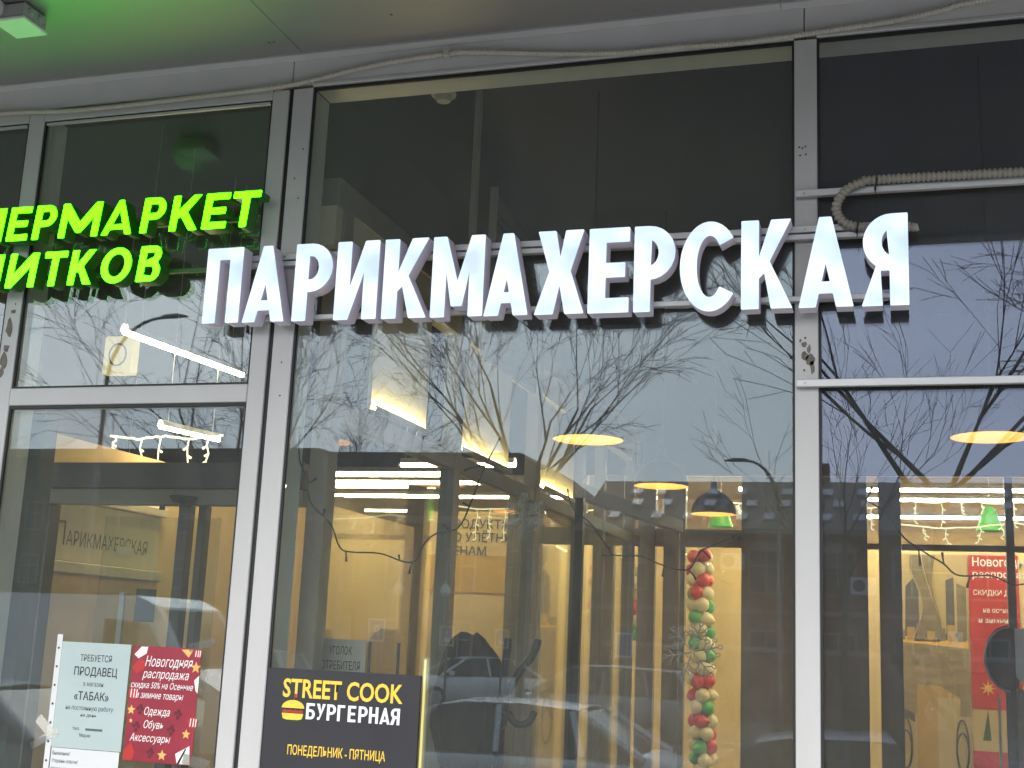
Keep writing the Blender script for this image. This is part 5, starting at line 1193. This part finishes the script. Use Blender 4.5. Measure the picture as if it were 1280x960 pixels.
def sign(label, x, y, z, w, h, mborder, mface, txt, cat='sign'):
    t = thing('road_sign', label, cat, (x, y, 0))
    mb = MB(); mb.tube([(x, y - 0.04, -0.1), (x, y - 0.04, z + h)], 0.035, 8); build('post', mb, M_POLE, t)
    box('plate', (x - w / 2, x + w / 2, y, y + 0.02, z, z + h), mborder, t)
    box('face', (x - w / 2 + 0.05, x + w / 2 - 0.05, y + 0.021, y + 0.028, z + 0.05, z + h - 0.05), mface, t)
    if txt == 'walk':
        tri = [(x - w * 0.24, z + h * 0.22), (x + w * 0.24, z + h * 0.22), (x, z + h * 0.80)]
        flat('pictogram', tri, y + 0.032, M_INKWHITE, t, 0.003)
        flat('walker', [(x - 0.05, z + h * 0.30), (x, z + h * 0.45), (x + 0.06, z + h * 0.30), (x + 0.03, z + h * 0.58), (x - 0.02, z + h * 0.60)], y + 0.036, M_INK, t, 0.003)
    elif txt: text(txt, x + w * 0.18, y + 0.032, z + h * 0.2, w * 0.36, h * 0.55, M_INKWHITE, t, rot=(R(90), 0, R(180)), bold=0.03)
sign('yellow edged crossing sign reflected left of the coat', -12.2, -29.0, 1.75, 0.44, 0.56, M_SIGNYEL, M_SIGNBLUE, 'walk')
sign('pale yellow edged crossing sign farther along the kerb', -10.9, -30.0, 1.75, 0.42, 0.54, M_SIGNYEL, M_SIGNBLUE, 'walk')
sign('blue parking sign with white border reflected above the burger board', -13.9, -28.0, 1.8, 0.50, 0.62, M_INKWHITE, M_SIGNBLUE, 'P')
sign('small blue road sign reflected through the dark screen', -6.5, -26.0, 1.7, 0.45, 0.6, M_INKWHITE, M_SIGNBLUE, '')

# ------------------------------------------------------------------ the photographer, whose face shows faintly in the glass
def person():
    t = thing('person', 'person in a dark jacket holding a phone up, faintly mirrored in the right window', 'person', (0.22, -4.95, 0), worldspace=False)
    J = {'pel': (0, 0, 0.95, .15), 'sp': (0, 0.01, 1.15, .15), 'ch': (0, 0.0, 1.34, .17), 'nk': (0, 0.01, 1.49, .065), 'hd0': (0, 0.04, 1.56, .062),
         'ls': (-.17, 0, 1.42, .072), 'le': (-.30, .14, 1.55, .052), 'lw': (-.235, .33, 1.84, .036), 'rs': (.17, 0, 1.42, .072), 're': (.22, .22, 1.50, .052), 'rw': (-.10, .34, 1.86, .036),
         'lh': (-.09, 0, .90, .10), 'lk': (-.10, .02, .48, .068), 'la': (-.11, -.02, .09, .05), 'lt': (-.12, .12, .045, .042), 'rh': (.09, 0, .90, .10), 'rk': (.11, .02, .48, .068), 'ra': (.12, -.02, .09, .05), 'rt': (.14, .12, .045, .042)}
    E_ = [('pel', 'sp'), ('sp', 'ch'), ('ch', 'nk'), ('nk', 'hd0'), ('ch', 'ls'), ('ls', 'le'), ('le', 'lw'), ('ch', 'rs'), ('rs', 're'), ('re', 'rw'), ('pel', 'lh'), ('lh', 'lk'), ('lk', 'la'), ('la', 'lt'), ('pel', 'rh'), ('rh', 'rk'), ('rk', 'ra'), ('ra', 'rt')]
    names = list(J)
    def skin(name, verts, edges, radii, m, root=0, sub=2):
        me = bpy.data.meshes.new(name); me.from_pydata(verts, edges, []); me.update()
        o = bpy.data.objects.new(name, me); COL.objects.link(o)
        sk = o.modifiers.new('skin', 'SKIN'); sk.use_smooth_shade = True
        for i, r_ in enumerate(radii): me.skin_vertices[0].data[i].radius = (r_, r_)
        me.skin_vertices[0].data[root].use_root = True
        ss = o.modifiers.new('sub', 'SUBSURF'); ss.levels = sub; ss.render_levels = sub
        dg = bpy.context.evaluated_depsgraph_get(); out = bpy.data.meshes.new_from_object(o.evaluated_get(dg)); bpy.data.objects.remove(o)
        out.materials.clear(); out.materials.append(m); return put(name, out, t)
    M_JACKET = mat('dark_jacket_cloth', (0.022, 0.022, 0.026), 0.9, 0, 0.2, 10)
    M_SKIN = mat('skin', (0.42, 0.26, 0.19), 0.5, 0, 0.06, 8)
    M_BEARD = mat('short_hair', (0.035, 0.026, 0.02), 0.9, 0, 0.3, 30)
    skin('body', [J[n][:3] for n in names], [(names.index(a), names.index(b)) for a, b in E_], [J[n][3] for n in names], M_JACKET)
    # head tilted back towards the phone
    hm = bmesh.new(); bmesh.ops.create_uvsphere(hm, u_segments=32, v_segments=24, radius=1)
    for v in hm.verts:
        x, y, z = v.co
        w = 0.076 * (1 - 0.18 * max(0, -z)); d_ = 0.098; hh = 0.118
        px_, py_, pz_ = x * w, y * d_, z * hh
        if y > 0.35:
            f = (y - 0.35) / 0.65
            nose = math.exp(-((x / 0.16) ** 2)) * math.exp(-(((z + 0.12) / 0.20) ** 2)); py_ += 0.024 * nose
            for ex in (-0.42, 0.42): py_ -= 0.012 * math.exp(-(((x - ex) / 0.17) ** 2) - (((z - 0.08) / 0.13) ** 2))
            py_ += 0.006 * math.exp(-(((z - 0.25) / 0.10) ** 2)) * f
            py_ += 0.006 * math.exp(-((x / 0.28) ** 2) - (((z + 0.47) / 0.09) ** 2)); py_ += 0.012 * math.exp(-((x / 0.35) ** 2) - (((z + 0.80) / 0.15) ** 2))
        v.co = (px_, py_, pz_)
    me = bpy.data.meshes.new('head'); hm.to_mesh(me); hm.free(); me.materials.append(M_SKIN); me.polygons.foreach_set('use_smooth', [True] * len(me.polygons))
    head = put('head', me, t, loc=(0, 0.07, 1.665), rot=(R(14), 0, R(6)))
    hb = bmesh.new(); bmesh.ops.create_uvsphere(hb, u_segments=28, v_segments=18, radius=1)
    bmesh.ops.delete(hb, geom=[v for v in hb.verts if v.co.z < 0.30 + max(0, v.co.y) * 0.40 - (0.45 if v.co.y < -0.2 else 0)], context='VERTS')
    for v in hb.verts: v.co = (v.co.x * 0.081, v.co.y * 0.103 - 0.002, v.co.z * 0.123)
    me = bpy.data.meshes.new('hair'); hb.to_mesh(me); hb.free(); me.materials.append(M_BEARD); put('hair', me, head)
    for ex in (-0.031, 0.031):
        e_ = MB(); e_.lathe([(0.0005, -0.009), (0.007, -0.006), (0.009, 0), (0.007, 0.006), (0.0005, 0.009)], 10); eye = build('eye', e_, M_WHITEINK, head, True); eye.location = (ex, 0.083, 0.010)
        b_ = MB(); b_.tube([(ex - 0.016, 0.091, 0.030), (ex, 0.096, 0.034), (ex + 0.016, 0.091, 0.030)], 0.0035, 6); build('eyebrow', b_, M_BEARD, head)
        er = MB(); er.lathe([(0.001, -0.03), (0.014, -0.02), (0.018, 0.0), (0.015, 0.02), (0.001, 0.032)], 10); ear = build('ear', er, M_SKIN, head, True); ear.location = (ex * 2.45, -0.005, 0.0); ear.scale = (0.45, 1, 1)
    mo = MB(); mo.tube([(-0.022, 0.090, -0.056), (0, 0.099, -0.054), (0.022, 0.090, -0.056)], [0.003, 0.005, 0.003], 6); build('mouth', mo, mat('lips', (0.30, 0.12, 0.10), 0.5), head)
    # hands close on the phone's edges
    phone = thing('phone', 'dark phone held up by the photographer', 'phone', (0, -4.54, 2.03))
    box('case', (-0.085, 0.085, -4.535, -4.526, 1.985, 2.06), M_BLACK, phone, 0.002)
    for hx, wx, sg in ((-0.30, -0.235, 1), (-0.135, -0.10, -1)):
        vs = [(wx, .34, 1.85)]; es = []; rd = [0.030]
        cx_ = -0.22 + (-0.075 if sg == 1 else 0.105)
        vs.append((cx_, .395, 1.93)); es.append((0, 1)); rd.append(0.034); vs.append((cx_, .40, 1.965)); es.append((1, 2)); rd.append(0.030)
        for f in range(4):
            ln = (0.85, 1.0, 0.95, 0.75)[f]; bx = cx_ - sg * (0.022 - f * 0.003); bz = 2.035 - f * 0.019; i0 = len(vs)
            vs += [(bx - sg * 0.006, .395, bz), (bx - sg * 0.004, .425 - 0.035, bz + 0.004), (bx + sg * 0.020 * ln, .385, bz + 0.004)]; es += [(2, i0), (i0, i0 + 1), (i0 + 1, i0 + 2)]; rd += [0.0095, 0.009, 0.0078]
        i0 = len(vs); vs += [(cx_ + sg * 0.012, .385, 1.965), (cx_ + sg * 0.032, .395, 1.985), (cx_ + sg * 0.050, .40, 2.0)]; es += [(1, i0), (i0, i0 + 1), (i0 + 1, i0 + 2)]; rd += [0.012, 0.010, 0.0085]
        skin('hand', vs, es, rd, M_SKIN, 0, 1)
person()
finish_flags()
